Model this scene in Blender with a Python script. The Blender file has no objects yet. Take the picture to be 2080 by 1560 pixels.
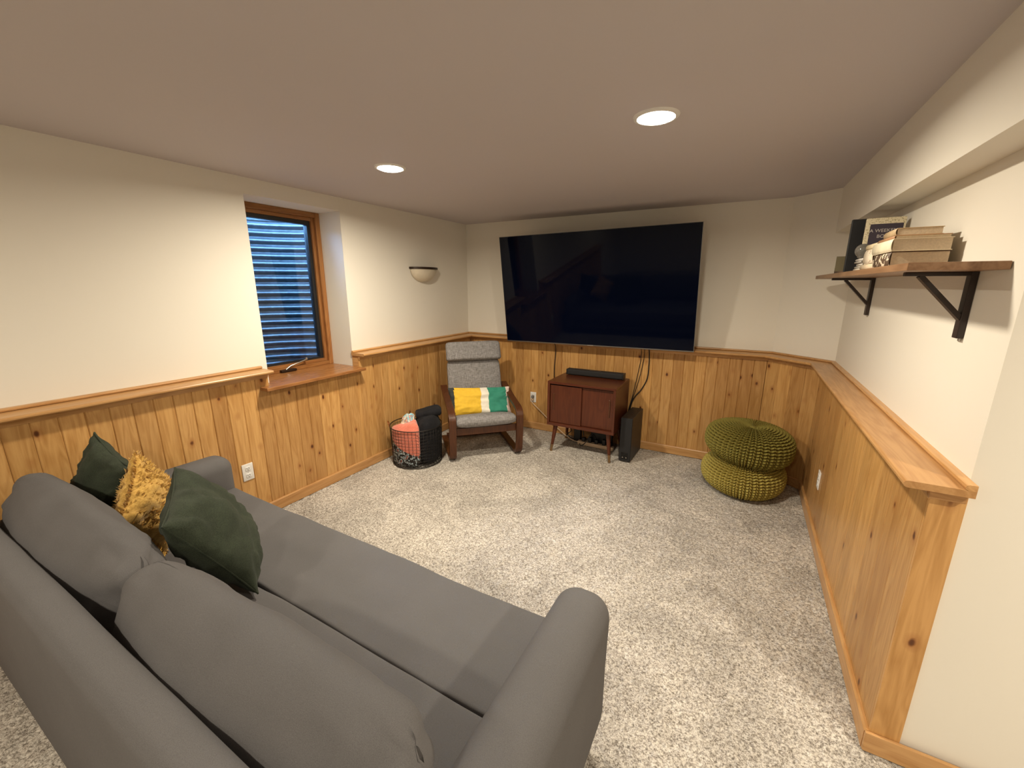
import bpy, bmesh, math, random
import numpy as np
from mathutils import Vector, Matrix, noise as mnoise
random.seed(7); np.random.seed(7)
S = bpy.context.scene
COL = S.collection

# ------------------------------------------------------------------ camera
F_PX, YAW, PITCH, ROLL = 839.12, 0.5085, 0.2345, 0.0008
CAM = Vector((2.9545, -4.1986, 1.6219))
cam_d = bpy.data.cameras.new('camera'); cam_d.sensor_fit = 'HORIZONTAL'
cam_d.sensor_width = 36.0; cam_d.lens = 36.0*F_PX/2080.0
cam_d.clip_start = 0.02; cam_d.clip_end = 100
cam = bpy.data.objects.new('camera', cam_d); COL.objects.link(cam)
fw = Vector((-math.sin(YAW)*math.cos(PITCH), math.cos(YAW)*math.cos(PITCH), -math.sin(PITCH)))
rt = Vector((math.cos(YAW), math.sin(YAW), 0)); up = rt.cross(fw)
r2 = rt*math.cos(ROLL)+up*math.sin(ROLL); u2 = -rt*math.sin(ROLL)+up*math.cos(ROLL)
cam.matrix_world = Matrix(((r2.x,u2.x,-fw.x,CAM.x),(r2.y,u2.y,-fw.y,CAM.y),(r2.z,u2.z,-fw.z,CAM.z),(0,0,0,1)))
S.camera = cam

# ------------------------------------------------------------------ world (late blue daylight outside), exposure
W = bpy.data.worlds.new('sky'); S.world = W; W.use_nodes = True
bg = W.node_tree.nodes['Background']
bg.inputs[0].default_value = (0.19, 0.41, 0.80, 1); bg.inputs[1].default_value = 62.0
S.view_settings.view_transform = 'Standard'; S.view_settings.look = 'None'
S.view_settings.gamma = 1.0; S.view_settings.use_curve_mapping = False
S.view_settings.exposure = 0.0
LAMP_COL = (1.0, 0.882, 0.690)
LAMP_W = 38.5
# x, y, factor of every recessed ceiling lamp: the two in view, then those of the rest of the room
LAMPS = [(0.999,-2.19,1.08), (2.537,-2.217,0.80), (1.0,-5.25,0.6), (2.54,-5.25,0.55), (4.60,-3.55,1.0), (4.60,-5.8,1.0)]

# ------------------------------------------------------------------ helpers
def link(o, parent=None):
    COL.objects.link(o)
    if parent is not None: o.parent = parent
    return o
def tag(o, label=None, cat=None, group=None, kind=None):
    if label: o['label'] = label
    if cat: o['category'] = cat
    if group: o['group'] = group
    if kind: o['kind'] = kind
    return o
def empty(name, loc=(0,0,0), rz=0.0, label=None, cat=None, group=None):
    o = bpy.data.objects.new(name, None); COL.objects.link(o)
    o.empty_display_size = 0.05
    o.location = loc; o.rotation_euler = (0,0,rz)
    return tag(o, label, cat, group)
def from_bm(name, bm, mat, parent=None, smooth=False, angle=None):
    bmesh.ops.recalc_face_normals(bm, faces=bm.faces)
    me = bpy.data.meshes.new(name); bm.to_mesh(me); bm.free()
    return fin(name, me, mat, parent, smooth, angle)
def fin(name, me, mat, parent=None, smooth=False, angle=None):
    if mat is not None:
        for m in (mat if isinstance(mat,(list,tuple)) else [mat]): me.materials.append(m)
    if smooth or angle:
        me.polygons.foreach_set('use_smooth', [True]*len(me.polygons))
        if angle: me.set_sharp_from_angle(angle=math.radians(angle))
    o = bpy.data.objects.new(name, me)
    if angle == 35:
        m = o.modifiers.new('weighted_normals','WEIGHTED_NORMAL'); m.keep_sharp = True; m.weight = 80
    return link(o, parent)
def from_py(name, v, f, mat, parent=None, smooth=False, angle=None):
    me = bpy.data.meshes.new(name); me.from_pydata([tuple(p) for p in v], [], f); me.update()
    return fin(name, me, mat, parent, smooth, angle)
def bm_box(bm, lo, hi, bev=0.0, seg=2, M=None):
    r = bmesh.ops.create_cube(bm, size=1.0); vs = r['verts']
    c = [(a+b)/2 for a,b in zip(lo,hi)]; d = [b-a for a,b in zip(lo,hi)]
    for v in vs: v.co = Vector([c[i]+v.co[i]*d[i] for i in range(3)])
    geo = vs
    if bev > 0:
        es = list({e for v in vs for e in v.link_edges})
        rr = bmesh.ops.bevel(bm, geom=es, offset=bev, segments=seg, profile=0.5, affect='EDGES')
        geo = list({v for f in rr['faces'] for v in f.verts} | {v for v in vs if v.is_valid})
    if M is not None:
        for v in geo: v.co = M @ v.co
    return geo
def box(name, lo, hi, mat, parent=None, bev=0.0, seg=2, M=None):
    bm = bmesh.new(); bm_box(bm, lo, hi, bev, seg, M)
    return from_bm(name, bm, mat, parent, smooth=bev>0, angle=35 if bev>0 else None)
def smooth_path(pts, n=8):
    P = [Vector(p) for p in pts]; out = []
    for i in range(len(P)-1):
        p0 = P[max(i-1,0)]; p1 = P[i]; p2 = P[i+1]; p3 = P[min(i+2,len(P)-1)]
        for k in range(n):
            t = k/n
            out.append(0.5*((2*p1)+(p2-p0)*t+(2*p0-5*p1+4*p2-p3)*t*t+(3*p1-p0-3*p2+p3)*t**3))
    out.append(P[-1]); return out
def tube_geo(path, r, seg=8, closed=False, r_end=None):
    P = [Vector(p) for p in path]; n = len(P); V = []; Fc = []
    prev = None
    for i,p in enumerate(P):
        if closed: t = P[(i+1)%n]-P[i-1]
        else: t = P[min(i+1,n-1)]-P[max(i-1,0)]
        t.normalize()
        if prev is None:
            a = Vector((0,0,1)) if abs(t.z)<0.9 else Vector((1,0,0)); nrm = t.cross(a).normalized()
        else:
            nrm = (prev - t*prev.dot(t)).normalized()
        prev = nrm; b = t.cross(nrm)
        rr = r if r_end is None else r+(r_end-r)*i/(n-1)
        for k in range(seg):
            an = 2*math.pi*k/seg; V.append(p+(nrm*math.cos(an)+b*math.sin(an))*rr)
    m = n if closed else n-1
    for i in range(m):
        for k in range(seg):
            a = i*seg+k; b_ = i*seg+(k+1)%seg; c = ((i+1)%n)*seg+(k+1)%seg; d = ((i+1)%n)*seg+k
            Fc.append((a,b_,c,d))
    if not closed:
        Fc.append(tuple(range(seg))[::-1]); Fc.append(tuple((n-1)*seg+k for k in range(seg)))
    return V, Fc
def tube(name, path, r, mat, parent=None, seg=8, closed=False, r_end=None):
    V,Fc = tube_geo(path, r, seg, closed, r_end)
    return from_py(name, V, Fc, mat, parent, smooth=True, angle=60)
def merge_geo(parts):
    V=[];Fc=[]
    for v,f in parts:
        o=len(V); V+=list(v); Fc+=[tuple(i+o for i in q) for q in f]
    return V,Fc
def strip_sweep(path, width_dir, w, t):
    """flat strip of width w along width_dir and thickness t swept along path (bent plywood)"""
    P=[Vector(p) for p in path]; wd=Vector(width_dir).normalized(); V=[];Fc=[]; n=len(P)
    ch=t*0.25
    for i,p in enumerate(P):
        tg=(P[min(i+1,n-1)]-P[max(i-1,0)]).normalized(); nn=tg.cross(wd).normalized()
        for a,b in ((-1,-1),(1,-1),(1,1),(-1,1)):
            V.append(p+wd*a*(w/2-ch)+nn*b*t/2 if False else p+wd*(a*w/2)+nn*(b*t/2))
    for i in range(n-1):
        for k in range(4): Fc.append((i*4+k,i*4+(k+1)%4,(i+1)*4+(k+1)%4,(i+1)*4+k))
    Fc.append((3,2,1,0)); Fc.append(tuple((n-1)*4+k for k in range(4)))
    return V,Fc
def strip(name, path, wd, w, t, mat, parent=None, bev=0.004):
    V,Fc=strip_sweep(path,wd,w,t)
    o=from_py(name,V,Fc,mat,parent,smooth=True,angle=40)
    m=o.modifiers.new('bevel','BEVEL'); m.width=bev; m.segments=2; m.limit_method='ANGLE'; m.angle_limit=math.radians(50); m.harden_normals=True
    return o
def knots_1d(h, r, k, m):
    a=[-h+r*(1-math.cos(math.pi/2*i/k)) for i in range(k)]
    mid=[-h+r+(2*h-2*r)*i/m for i in range(m+1)]
    b=[-x for x in a[::-1]]
    return a+mid+b
def soft_box(hx,hy,hz,r,k=4,m=8,fn=None):
    """closed rounded box as a dense grid; fn(p)->p deforms it"""
    H=(hx,hy,hz); K=[knots_1d(h,r,k,m if isinstance(m,int) else m[i]) for i,h in enumerate(H)]
    V=[];Fc=[];idx={}
    def vid(p):
        key=(round(p[0],6),round(p[1],6),round(p[2],6))
        if key not in idx: idx[key]=len(V); V.append(Vector(p))
        return idx[key]
    for ax in range(3):
        a,b=[i for i in range(3) if i!=ax]
        for sgn in (-1,1):
            A,B=K[a],K[b]
            for i in range(len(A)-1):
                for j in range(len(B)-1):
                    q=[]
                    for (ii,jj) in ((i,j),(i+1,j),(i+1,j+1),(i,j+1)):
                        p=[0,0,0]; p[ax]=sgn*H[ax]; p[a]=A[ii]; p[b]=B[jj]; q.append(vid(p))
                    flip=(sgn<0)!=(ax==1)
                    Fc.append(tuple(q[::-1]) if flip else tuple(q))
    out=[]
    for p in V:
        inn=Vector([max(-(H[i]-r),min(H[i]-r,p[i])) for i in range(3)])
        d=p-inn
        if d.length>1e-9: p=inn+d.normalized()*r
        out.append(fn(p) if fn else p)
    return out,Fc
def fbm(p, s=1.0, o=3):
    return mnoise.fractal(Vector(p)*s, 1.0, 2.0, o)
def lathe_geo(prof, n=32, cx=0, cy=0, a0=0.0, a1=2*math.pi):
    full=abs(a1-a0-2*math.pi)<1e-6; V=[];Fc=[]; m=len(prof); cols=n if full else n+1
    for i in range(cols):
        a=a0+(a1-a0)*i/n
        for (r,z) in prof: V.append((cx+r*math.cos(a),cy+r*math.sin(a),z))
    for i in range(n):
        for j in range(m-1):
            a=i*m+j;b=((i+1)%cols)*m+j
            Fc.append((a,b,b+1,a+1))
    return V,Fc
def lathe(name, prof, mat, parent=None, n=32, cx=0, cy=0, a0=0.0, a1=2*math.pi, angle=40):
    V,Fc=lathe_geo(prof,n,cx,cy,a0,a1)
    bm=bmesh.new(); vs=[bm.verts.new(v) for v in V]
    for f in Fc:
        try: bm.faces.new([vs[i] for i in f])
        except ValueError: pass
    bmesh.ops.remove_doubles(bm,verts=bm.verts,dist=1e-5)
    return from_bm(name,bm,mat,parent,True,angle)

# ------------------------------------------------------------------ materials
class NT:
    def __init__(s,name):
        s.m=bpy.data.materials.new(name); s.m.use_nodes=True; s.t=s.m.node_tree
        s.b=s.t.nodes['Principled BSDF']
    def n(s,typ,**kw):
        nd=s.t.nodes.new(typ)
        for k,v in kw.items():
            if k.startswith('i_'):
                key=k[2:]; nd.inputs[int(key) if key.isdigit() else key].default_value=v
            else: setattr(nd,k,v)
        return nd
    def l(s,a,b): s.t.links.new(a,b)
    def set(s,**kw):
        for k,v in kw.items(): s.b.inputs[k.replace('_',' ')].default_value=v
    def ramp(s,fac,stops,interp='LINEAR'):
        r=s.n('ShaderNodeValToRGB'); cr=r.color_ramp; cr.interpolation=interp
        while len(cr.elements)<len(stops): cr.elements.new(0.5)
        for e,(p,c) in zip(cr.elements,stops):
            e.position=p; e.color=(c[0],c[1],c[2],1) if not isinstance(c,(int,float)) else (c,c,c,1)
        s.l(fac,r.inputs[0]); return r.outputs[0]
    def math(s,op,a,b=None,c=None):
        nd=s.n('ShaderNodeMath',operation=op)
        for i,x in enumerate((a,b,c)):
            if x is None: continue
            if isinstance(x,(int,float)): nd.inputs[i].default_value=x
            else: s.l(x,nd.inputs[i])
        return nd.outputs[0]
    def mix(s,fac,a,b,mode='MIX'):
        nd=s.n('ShaderNodeMix',data_type='RGBA',blend_type=mode)
        for i,x in ((0,fac),(6,a),(7,b)):
            if isinstance(x,(int,float)): nd.inputs[i].default_value=x
            elif isinstance(x,(tuple,list)): nd.inputs[i].default_value=(x[0],x[1],x[2],1)
            else: s.l(x,nd.inputs[i])
        return nd.outputs[2]
    def coords(s,kind='Object'): return s.n('ShaderNodeTexCoord').outputs[kind]
    def mapping(s,vec,scale=(1,1,1),loc=(0,0,0),rot=(0,0,0)):
        m=s.n('ShaderNodeMapping'); s.l(vec,m.inputs[0])
        m.inputs['Scale'].default_value=scale; m.inputs['Location'].default_value=loc; m.inputs['Rotation'].default_value=rot
        return m.outputs[0]
    def noise(s,vec,scale,detail=3,rough=0.5,dist=0.0,out=0):
        nd=s.n('ShaderNodeTexNoise'); s.l(vec,nd.inputs['Vector']); nd.inputs['Scale'].default_value=scale
        nd.inputs['Detail'].default_value=detail; nd.inputs['Roughness'].default_value=rough; nd.inputs['Distortion'].default_value=dist
        return nd.outputs[out]
    def bump(s,h,strength=0.3,dist=0.01,normal=None):
        b=s.n('ShaderNodeBump'); b.inputs['Strength'].default_value=strength; b.inputs['Distance'].default_value=dist
        s.l(h,b.inputs['Height'])
        if normal: s.l(normal,b.inputs['Normal'])
        s.l(b.outputs[0],s.b.inputs['Normal']); return b.outputs[0]
    def col(s,c):
        if isinstance(c,(tuple,list)): s.b.inputs['Base Color'].default_value=(c[0],c[1],c[2],1)
        else: s.l(c,s.b.inputs['Base Color'])

def plain(name,c,rough=0.5,metal=0.0,var=0.0,vs=20.0,bump=0.0,bs=200.0,spec=0.5):
    t=NT(name); t.set(Roughness=rough,Metallic=metal); t.b.inputs['Specular IOR Level'].default_value=spec
    v=t.coords()
    n=t.noise(v,vs,3)
    t.col(t.ramp(n,[(0.25,[x*(1-var) for x in c]),(0.75,[min(1,x*(1+var)) for x in c])]))
    if bump>0: t.bump(t.noise(v,bs,2),bump,0.002)
    return t.m
def paint(name,c):
    t=NT(name); t.set(Roughness=0.75); t.b.inputs['Specular IOR Level'].default_value=0.25
    v=t.coords(); n=t.noise(v,1.3,2)
    t.col(t.ramp(n,[(0.3,[x*0.985 for x in c]),(0.7,c)]))
    return t.m
def pine(name, axis, light=(0.60,0.352,0.135), dark=(0.44,0.228,0.073), rough=0.33, knots=True, bias=0.0):
    """varnished knotty pine; axis = direction of the grain"""
    t=NT(name); t.set(Roughness=rough); t.b.inputs['Specular IOR Level'].default_value=0.4
    info=t.n('ShaderNodeObjectInfo'); rnd=info.outputs['Random']
    v=t.coords()
    off=t.n('ShaderNodeCombineXYZ'); 
    t.l(t.math('MULTIPLY',rnd,37.0),off.inputs[0]); t.l(t.math('MULTIPLY',rnd,91.0),off.inputs[1]); t.l(t.math('MULTIPLY',rnd,53.0),off.inputs[2])
    add=t.n('ShaderNodeVectorMath',operation='ADD'); t.l(v,add.inputs[0]); t.l(off.outputs[0],add.inputs[1]); vv=add.outputs[0]
    sg=[1.0,1.0,1.0]; sg[axis]=0.055
    g1=t.noise(t.mapping(vv,[x*1 for x in sg]),75,3,0.6,0.4)
    g2=t.noise(t.mapping(vv,[x if i!=axis else 0.11 for i,x in enumerate(sg)]),14,2,0.5,0.8)
    ring=t.math('FRACT',t.math('MULTIPLY',g2,6.0))
    ring=t.math('ABSOLUTE',t.math('SUBTRACT',ring,0.5))
    f=t.math('ADD',t.math('MULTIPLY',g1,0.62),t.math('MULTIPLY',ring,0.5))
    base=t.ramp(f,[(0.22,dark),(0.58,light)])
    tone=t.ramp(rnd,[(0.0,(0.78,0.72,0.66)),(0.35,(0.97,0.96,0.95)),(0.7,(1.07,1.05,1.0)),(1.0,(0.86,0.84,0.8))])
    base=t.mix(1.0,base,tone,'MULTIPLY')
    if knots:
        ks=[9.0,9.0,9.0]; ks[axis]=5.5
        vo=t.n('ShaderNodeTexVoronoi'); vo.inputs['Scale'].default_value=1.0
        wob=t.n('ShaderNodeVectorMath',operation='ADD'); t.l(t.mapping(vv,ks),wob.inputs[0])
        ns=t.n('ShaderNodeVectorMath',operation='SCALE'); t.l(t.noise(vv,30,2,0.5,0,1),ns.inputs[0]); ns.inputs['Scale'].default_value=0.09
        t.l(ns.outputs[0],wob.inputs[1]); t.l(wob.outputs[0],vo.inputs['Vector']); d=vo.outputs['Distance']
        halo=t.ramp(d,[(0.08,0.0),(0.24,1.0)])
        base=t.mix(halo,t.mix(0.55,base,(0.33,0.125,0.035)),base)
        kn=t.ramp(d,[(0.070,0.0),(0.115,1.0)])
        kcol=t.ramp(d,[(0.02,(0.06,0.020,0.008)),(0.10,(0.20,0.07,0.020))])
        base=t.mix(kn,kcol,base)
    t.col(base)
    return t.m
def fabric(name,c1,c2,scale=900,rough=0.9,bump=0.25,big=0.06,sheen=0.25,vs=6.0):
    t=NT(name); t.set(Roughness=rough); t.b.inputs['Specular IOR Level'].default_value=0.15
    t.b.inputs['Sheen Weight'].default_value=sheen; t.b.inputs['Sheen Roughness'].default_value=0.6
    v=t.coords(); n=t.noise(v,scale,2,0.6); c=t.ramp(n,[(0.3,c1),(0.7,c2)])
    b=t.ramp(t.noise(v,vs,3),[(0.3,1-big),(0.7,1+big*0.3)])
    t.col(t.mix(1.0,c,b,'MULTIPLY')); t.bump(n,bump,0.0015)
    return t.m

M={}
M['wall']=paint('cream_wall_paint',(0.80,0.765,0.69))
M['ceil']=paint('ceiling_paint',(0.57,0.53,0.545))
M['pine_z']=pine('pine_vertical',2)
M['pine_y']=pine('pine_along_y',1,knots=False,light=(0.60,0.350,0.150),dark=(0.46,0.240,0.088))
M['pine_x']=pine('pine_along_x',0,knots=False,light=(0.60,0.350,0.150),dark=(0.46,0.240,0.088))
M['pine_end']=pine('pine_post',2,light=(0.60,0.340,0.130))
M['sillwood']=pine('sill_wood',1,light=(0.40,0.19,0.07),dark=(0.27,0.115,0.04),knots=False,rough=0.25)
M['oak_z']=pine('window_wood_vertical',2,light=(0.36,0.165,0.055),dark=(0.24,0.095,0.03),knots=False)
M['oak_y']=pine('window_wood_horizontal',1,light=(0.36,0.165,0.055),dark=(0.24,0.095,0.03),knots=False)
M['bent']=pine('brown_bentwood',2,light=(0.085,0.030,0.012),dark=(0.052,0.017,0.007),knots=False,rough=0.3)
M['teak']=pine('red_brown_teak',0,light=(0.112,0.029,0.012),dark=(0.074,0.018,0.008),knots=False,rough=0.3)
M['teak_z']=pine('red_brown_teak_vertical',2,light=(0.096,0.025,0.010),dark=(0.066,0.016,0.007),knots=False,rough=0.33)
M['shelfw']=pine('shelf_wood',1,light=(0.29,0.165,0.090),dark=(0.20,0.105,0.052),knots=False,rough=0.4)
M['sofa']=fabric('grey_sofa_fabric',(0.105,0.101,0.104),(0.148,0.143,0.146),scale=700,big=0.05,sheen=0.0)
M['chairf']=None
M['green']=fabric('dark_green_velvet',(0.024,0.032,0.021),(0.046,0.058,0.037),scale=300,big=0.25,sheen=0.05,vs=14)
M['mustard']=fabric('mustard_cotton',(0.52,0.29,0.060),(0.70,0.44,0.115),scale=120,big=0.2,sheen=0.2,vs=30)
M['black_plastic']=plain('black_plastic',(0.010,0.010,0.011),0.45,bump=0.1)
M['black_cloth']=plain('speaker_grille_cloth',(0.011,0.011,0.013),0.75,bump=0.5,bs=900)
M['black_metal']=plain('dark_brown_iron',(0.022,0.012,0.009),0.45,var=0.2)
M['white_plastic']=plain('white_plastic',(0.78,0.77,0.75),0.35)
M['slot']=plain('outlet_slot',(0.03,0.028,0.025),0.6)
M['chrome']=plain('satin_metal',(0.55,0.53,0.50),0.3,1.0)
M['brass']=plain('aged_brass',(0.36,0.24,0.13),0.35,1.0,var=0.2)
M['wire']=plain('dark_wire',(0.035,0.032,0.03),0.4,0.7)
M['copper']=plain('copper_clip',(0.55,0.25,0.12),0.3,1.0)
M['beige_cord']=plain('beige_cord',(0.62,0.47,0.33),0.5)
M['tv_metal']=plain('tv_silver_bezel',(0.22,0.21,0.20),0.35,0.8)
M['bronze']=plain('dark_bronze',(0.028,0.014,0.008),0.4,0.4)

def heather():
    t=NT('grey_heather_upholstery'); t.set(Roughness=0.9); t.b.inputs['Specular IOR Level'].default_value=0.15
    v=t.coords()
    a=t.noise(t.mapping(v,(1,0.12,0.12)),220,3,0.7); b=t.noise(t.mapping(v,(0.1,1,1)),220,3,0.7)
    f=t.math('ADD',t.math('MULTIPLY',a,0.5),t.math('MULTIPLY',b,0.5))
    t.col(t.ramp(f,[(0.36,(0.115,0.108,0.105)),(0.62,(0.335,0.325,0.33))])); t.bump(f,0.3,0.001)
    return t.m
M['chairf']=heather()
def carpet():
    t=NT('flecked_carpet'); t.set(Roughness=1.0); t.b.inputs['Specular IOR Level'].default_value=0.05
    v=t.coords()
    n1=t.noise(v,95,3,0.75); n2=t.noise(v,210,2,0.6)
    f=t.math('ADD',t.math('MULTIPLY',n1,0.62),t.math('MULTIPLY',n2,0.38))
    c=t.ramp(f,[(0.37,(0.145,0.125,0.105)),(0.46,(0.36,0.325,0.285)),(0.55,(0.62,0.58,0.525)),(0.66,(0.80,0.765,0.70))])
    big=t.ramp(t.noise(v,2.6,4,0.62,0.6),[(0.36,0.74),(0.6,1.0)])
    t.col(t.mix(1.0,c,big,'MULTIPLY')); t.bump(f,0.7,0.006)
    return t.m
M['carpet']=carpet()
def emis(name,c,s):
    t=NT(name); t.col((0.8,0.8,0.8)); t.b.inputs['Emission Color'].default_value=(*c,1); t.b.inputs['Emission Strength'].default_value=s
    t.n('ShaderNodeTexNoise'); return t.m
M['lens']=emis('lamp_lens',(1.0,0.93,0.80),12.0); M['lens'].cycles.emission_sampling='NONE'
def glass(name,rough=0.0):
    t=NT(name); nt=t.t; out=nt.nodes['Material Output']
    tr=t.n('ShaderNodeBsdfTransparent'); gl=t.n('ShaderNodeBsdfGlossy'); gl.inputs['Roughness'].default_value=0.02
    tr.inputs[0].default_value=(0.86,0.90,0.92,1)
    mx=t.n('ShaderNodeMixShader'); fr=t.n('ShaderNodeFresnel'); fr.inputs[0].default_value=1.45
    t.l(fr.outputs[0],mx.inputs[0]); t.l(tr.outputs[0],mx.inputs[1]); t.l(gl.outputs[0],mx.inputs[2]); t.l(mx.outputs[0],out.inputs[0])
    return t.m
M['glass']=glass('window_glass')
def screen():
    t=NT('tv_screen'); t.col((0.0014,0.0028,0.0110)); t.b.inputs['Specular IOR Level'].default_value=0.10
    v=t.coords(); t.l(t.ramp(t.noise(v,3,2),[(0.3,0.035),(0.7,0.05)]),t.b.inputs['Roughness']); return t.m
M['screen']=screen()
def galv():
    t=NT('galvanised_steel'); t.set(Metallic=0.55,Roughness=0.42)
    v=t.coords(); n=t.noise(v,26,4,0.7); k=t.noise(t.mapping(v,(1,1,0.25)),7,3,0.6)
    t.col(t.mix(t.ramp(k,[(0.55,0.0),(0.75,0.5)]),t.ramp(n,[(0.3,(0.048,0.053,0.058)),(0.7,(0.088,0.095,0.102))]),(0.025,0.027,0.03)))
    t.bump(n,0.1,0.003); return t.m
M['galv']=galv()
M['gravel']=plain('grey_gravel',(0.20,0.19,0.18),0.95,var=0.6,vs=60,bump=0.8,bs=60)
M['frost']=plain('frosted_glass_shade',(0.60,0.54,0.43),0.35,var=0.15,vs=9)

# ================================================================== THE ROOM
ZC, ZR, XU, YE = 2.308, 1.05, 3.59, -2.565
FUR, BT = 0.068, 0.012                         # furring depth and board thickness of the wainscot
WP = [(0,-5.6),(0,0),(3.197,0),(3.59,-0.319),(3.59,YE)]
def dirn(i):
    d = Vector(WP[i+1])-Vector(WP[i]); return d.normalized()
def rn(d): return Vector((d.y,-d.x))
def offp(i,o):
    """vertex i of the wall line moved o into the room (mitred)"""
    p = Vector(WP[i])
    if i == 0: return p+rn(dirn(0))*o
    if i == len(WP)-1: return p+rn(dirn(i-1))*o
    n1,n2 = rn(dirn(i-1)),rn(dirn(i)); b=(n1+n2); return p+b*(o/(1+n1.dot(n2)))
def sweep(name, seg, prof, mat, parent=None, start=None, end=None, kind=None):
    """closed profile [(offset,z)] swept along wall segment seg; start/end = distance along it for a square cut"""
    d=dirn(seg); n=rn(d); V=[];m=len(prof)
    for which,cut in ((0,start),(1,end)):
        for (o,z) in prof:
            if cut is None: p=offp(seg+which,o)
            else: p=Vector(WP[seg])+d*cut+n*o
            V.append((p.x,p.y,z))
    Fc=[tuple(range(m))[::-1],tuple(range(m,2*m))]
    for k in range(m): Fc.append((k,(k+1)%m,m+(k+1)%m,m+k))
    bm=bmesh.new(); vs=[bm.verts.new(v) for v in V]
    for f in Fc: bm.faces.new([vs[i] for i in f])
    o=from_bm(name,bm,mat,parent,True,35)
    if kind: o['kind']=kind
    return o
def struct(name,bm,mat):
    o=from_bm(name,bm,mat); o['kind']='structure'; return o
def prism(bm,poly,z0,z1):
    a=[bm.verts.new((x,y,z0)) for x,y in poly]; b=[bm.verts.new((x,y,z1)) for x,y in poly]; n=len(poly)
    bm.faces.new(a[::-1]); bm.faces.new(b)
    for i in range(n): bm.faces.new((a[i],a[(i+1)%n],b[(i+1)%n],b[i]))

# floor: carpet with a real uneven pile where the picture looks, flat further off
def build_floor():
    fx=np.concatenate([[-0.26,0.02],np.arange(0.06,3.62,0.0075),[3.8,4.6,5.6,6.8]])
    fy=np.concatenate([[-7.7,-6.6,-5.6],np.arange(-4.75,-0.04,0.0075),[0.0,0.2]])
    X,Y=np.meshgrid(fx,fy,indexing='ij'); nx,ny=X.shape
    rng=np.random.default_rng(3); Z=rng.uniform(-1,1,X.shape)
    Zs=Z.copy()
    for a in (0,1): Zs=(Zs+0.7*np.roll(Zs,1,a)+0.7*np.roll(Zs,-1,a))/2.0
    Z=Zs*0.0065-0.0045
    jx=rng.uniform(-0.0025,0.0025,X.shape); jy=rng.uniform(-0.0025,0.0025,X.shape)
    inn=(X>0.06)&(X<3.6)&(Y>-4.74)&(Y<-0.06)
    Z=np.where(inn,Z,-0.004); X=X+jx*inn; Y=Y+jy*inn
    V=np.stack([X,Y,Z],-1).reshape(-1,3)
    i,j=np.meshgrid(np.arange(nx-1),np.arange(ny-1),indexing='ij'); a=(i*ny+j).ravel()
    Fc=np.stack([a,a+ny,a+ny+1,a+1],-1)
    me=bpy.data.meshes.new('floor'); me.vertices.add(len(V)); me.vertices.foreach_set('co',V.ravel())
    me.loops.add(Fc.size); me.loops.foreach_set('vertex_index',Fc.ravel())
    me.polygons.add(len(Fc)); me.polygons.foreach_set('loop_start',np.arange(0,Fc.size,4)); me.polygons.foreach_set('loop_total',np.full(len(Fc),4))
    me.update(); me.validate()
    o=fin('floor',me,M['carpet'],None,True); o['kind']='structure'; o['label']='wall to wall beige and grey flecked carpet'
build_floor()
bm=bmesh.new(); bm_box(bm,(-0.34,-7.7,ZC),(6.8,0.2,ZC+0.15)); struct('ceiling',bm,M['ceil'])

# left wall with the window opening
WY0,WY1,WZ0,WZ1=-2.51,-1.762,0.92,2.205
bm=bmesh.new()
prism(bm,[(-0.34,-7.7),(0,-7.7),(0,WY0),(-0.34,WY0)],-0.02,ZC)
prism(bm,[(-0.34,WY1),(0,WY1),(0,0.0),(-0.34,0.0)],-0.02,ZC)
bm_box(bm,(-0.34,WY0-0.02,-0.02),(-0.001,WY1+0.02,WZ0))
bm_box(bm,(-0.34,WY0-0.02,WZ1),(-0.001,WY1+0.02,ZC))
wall_left=struct('wall_left',bm,M['wall'])
bm=bmesh.new(); bm_box(bm,(-0.34,0,-0.02),(3.35,0.2,ZC)); wall_far=struct('wall_far',bm,M['wall'])
bm=bmesh.new(); prism(bm,[(3.197,0),(3.59,-0.319),(3.79,-0.319),(3.79,0.2),(3.197,0.2)],-0.02,ZC); wall_corner=struct('wall_corner',bm,M['wall'])
bm=bmesh.new(); bm_box(bm,(XU,YE+0.2,-0.02),(3.79,-0.319,ZC)); wall_right=struct('wall_right',bm,M['wall'])
bm=bmesh.new(); bm_box(bm,(XU,YE,-0.02),(6.8,YE+0.2,ZC)); wall_end=struct('wall_end',bm,M['wall'])
bm=bmesh.new(); bm_box(bm,(6.6,-7.7,-0.02),(6.8,YE,ZC)); struct('wall_outer',bm,M['wall'])
bm=bmesh.new(); bm_box(bm,(0,-7.7,-0.02),(6.6,-7.5,ZC)); struct('wall_rear',bm,M['wall'])
bm=bmesh.new(); prism(bm,[(3.47,-0.2217),(3.47,-3.2),(3.60,-3.2),(3.60,-0.327)],2.0,ZC+0.01)
struct('ceiling_soffit',bm,M['wall'])

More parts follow.
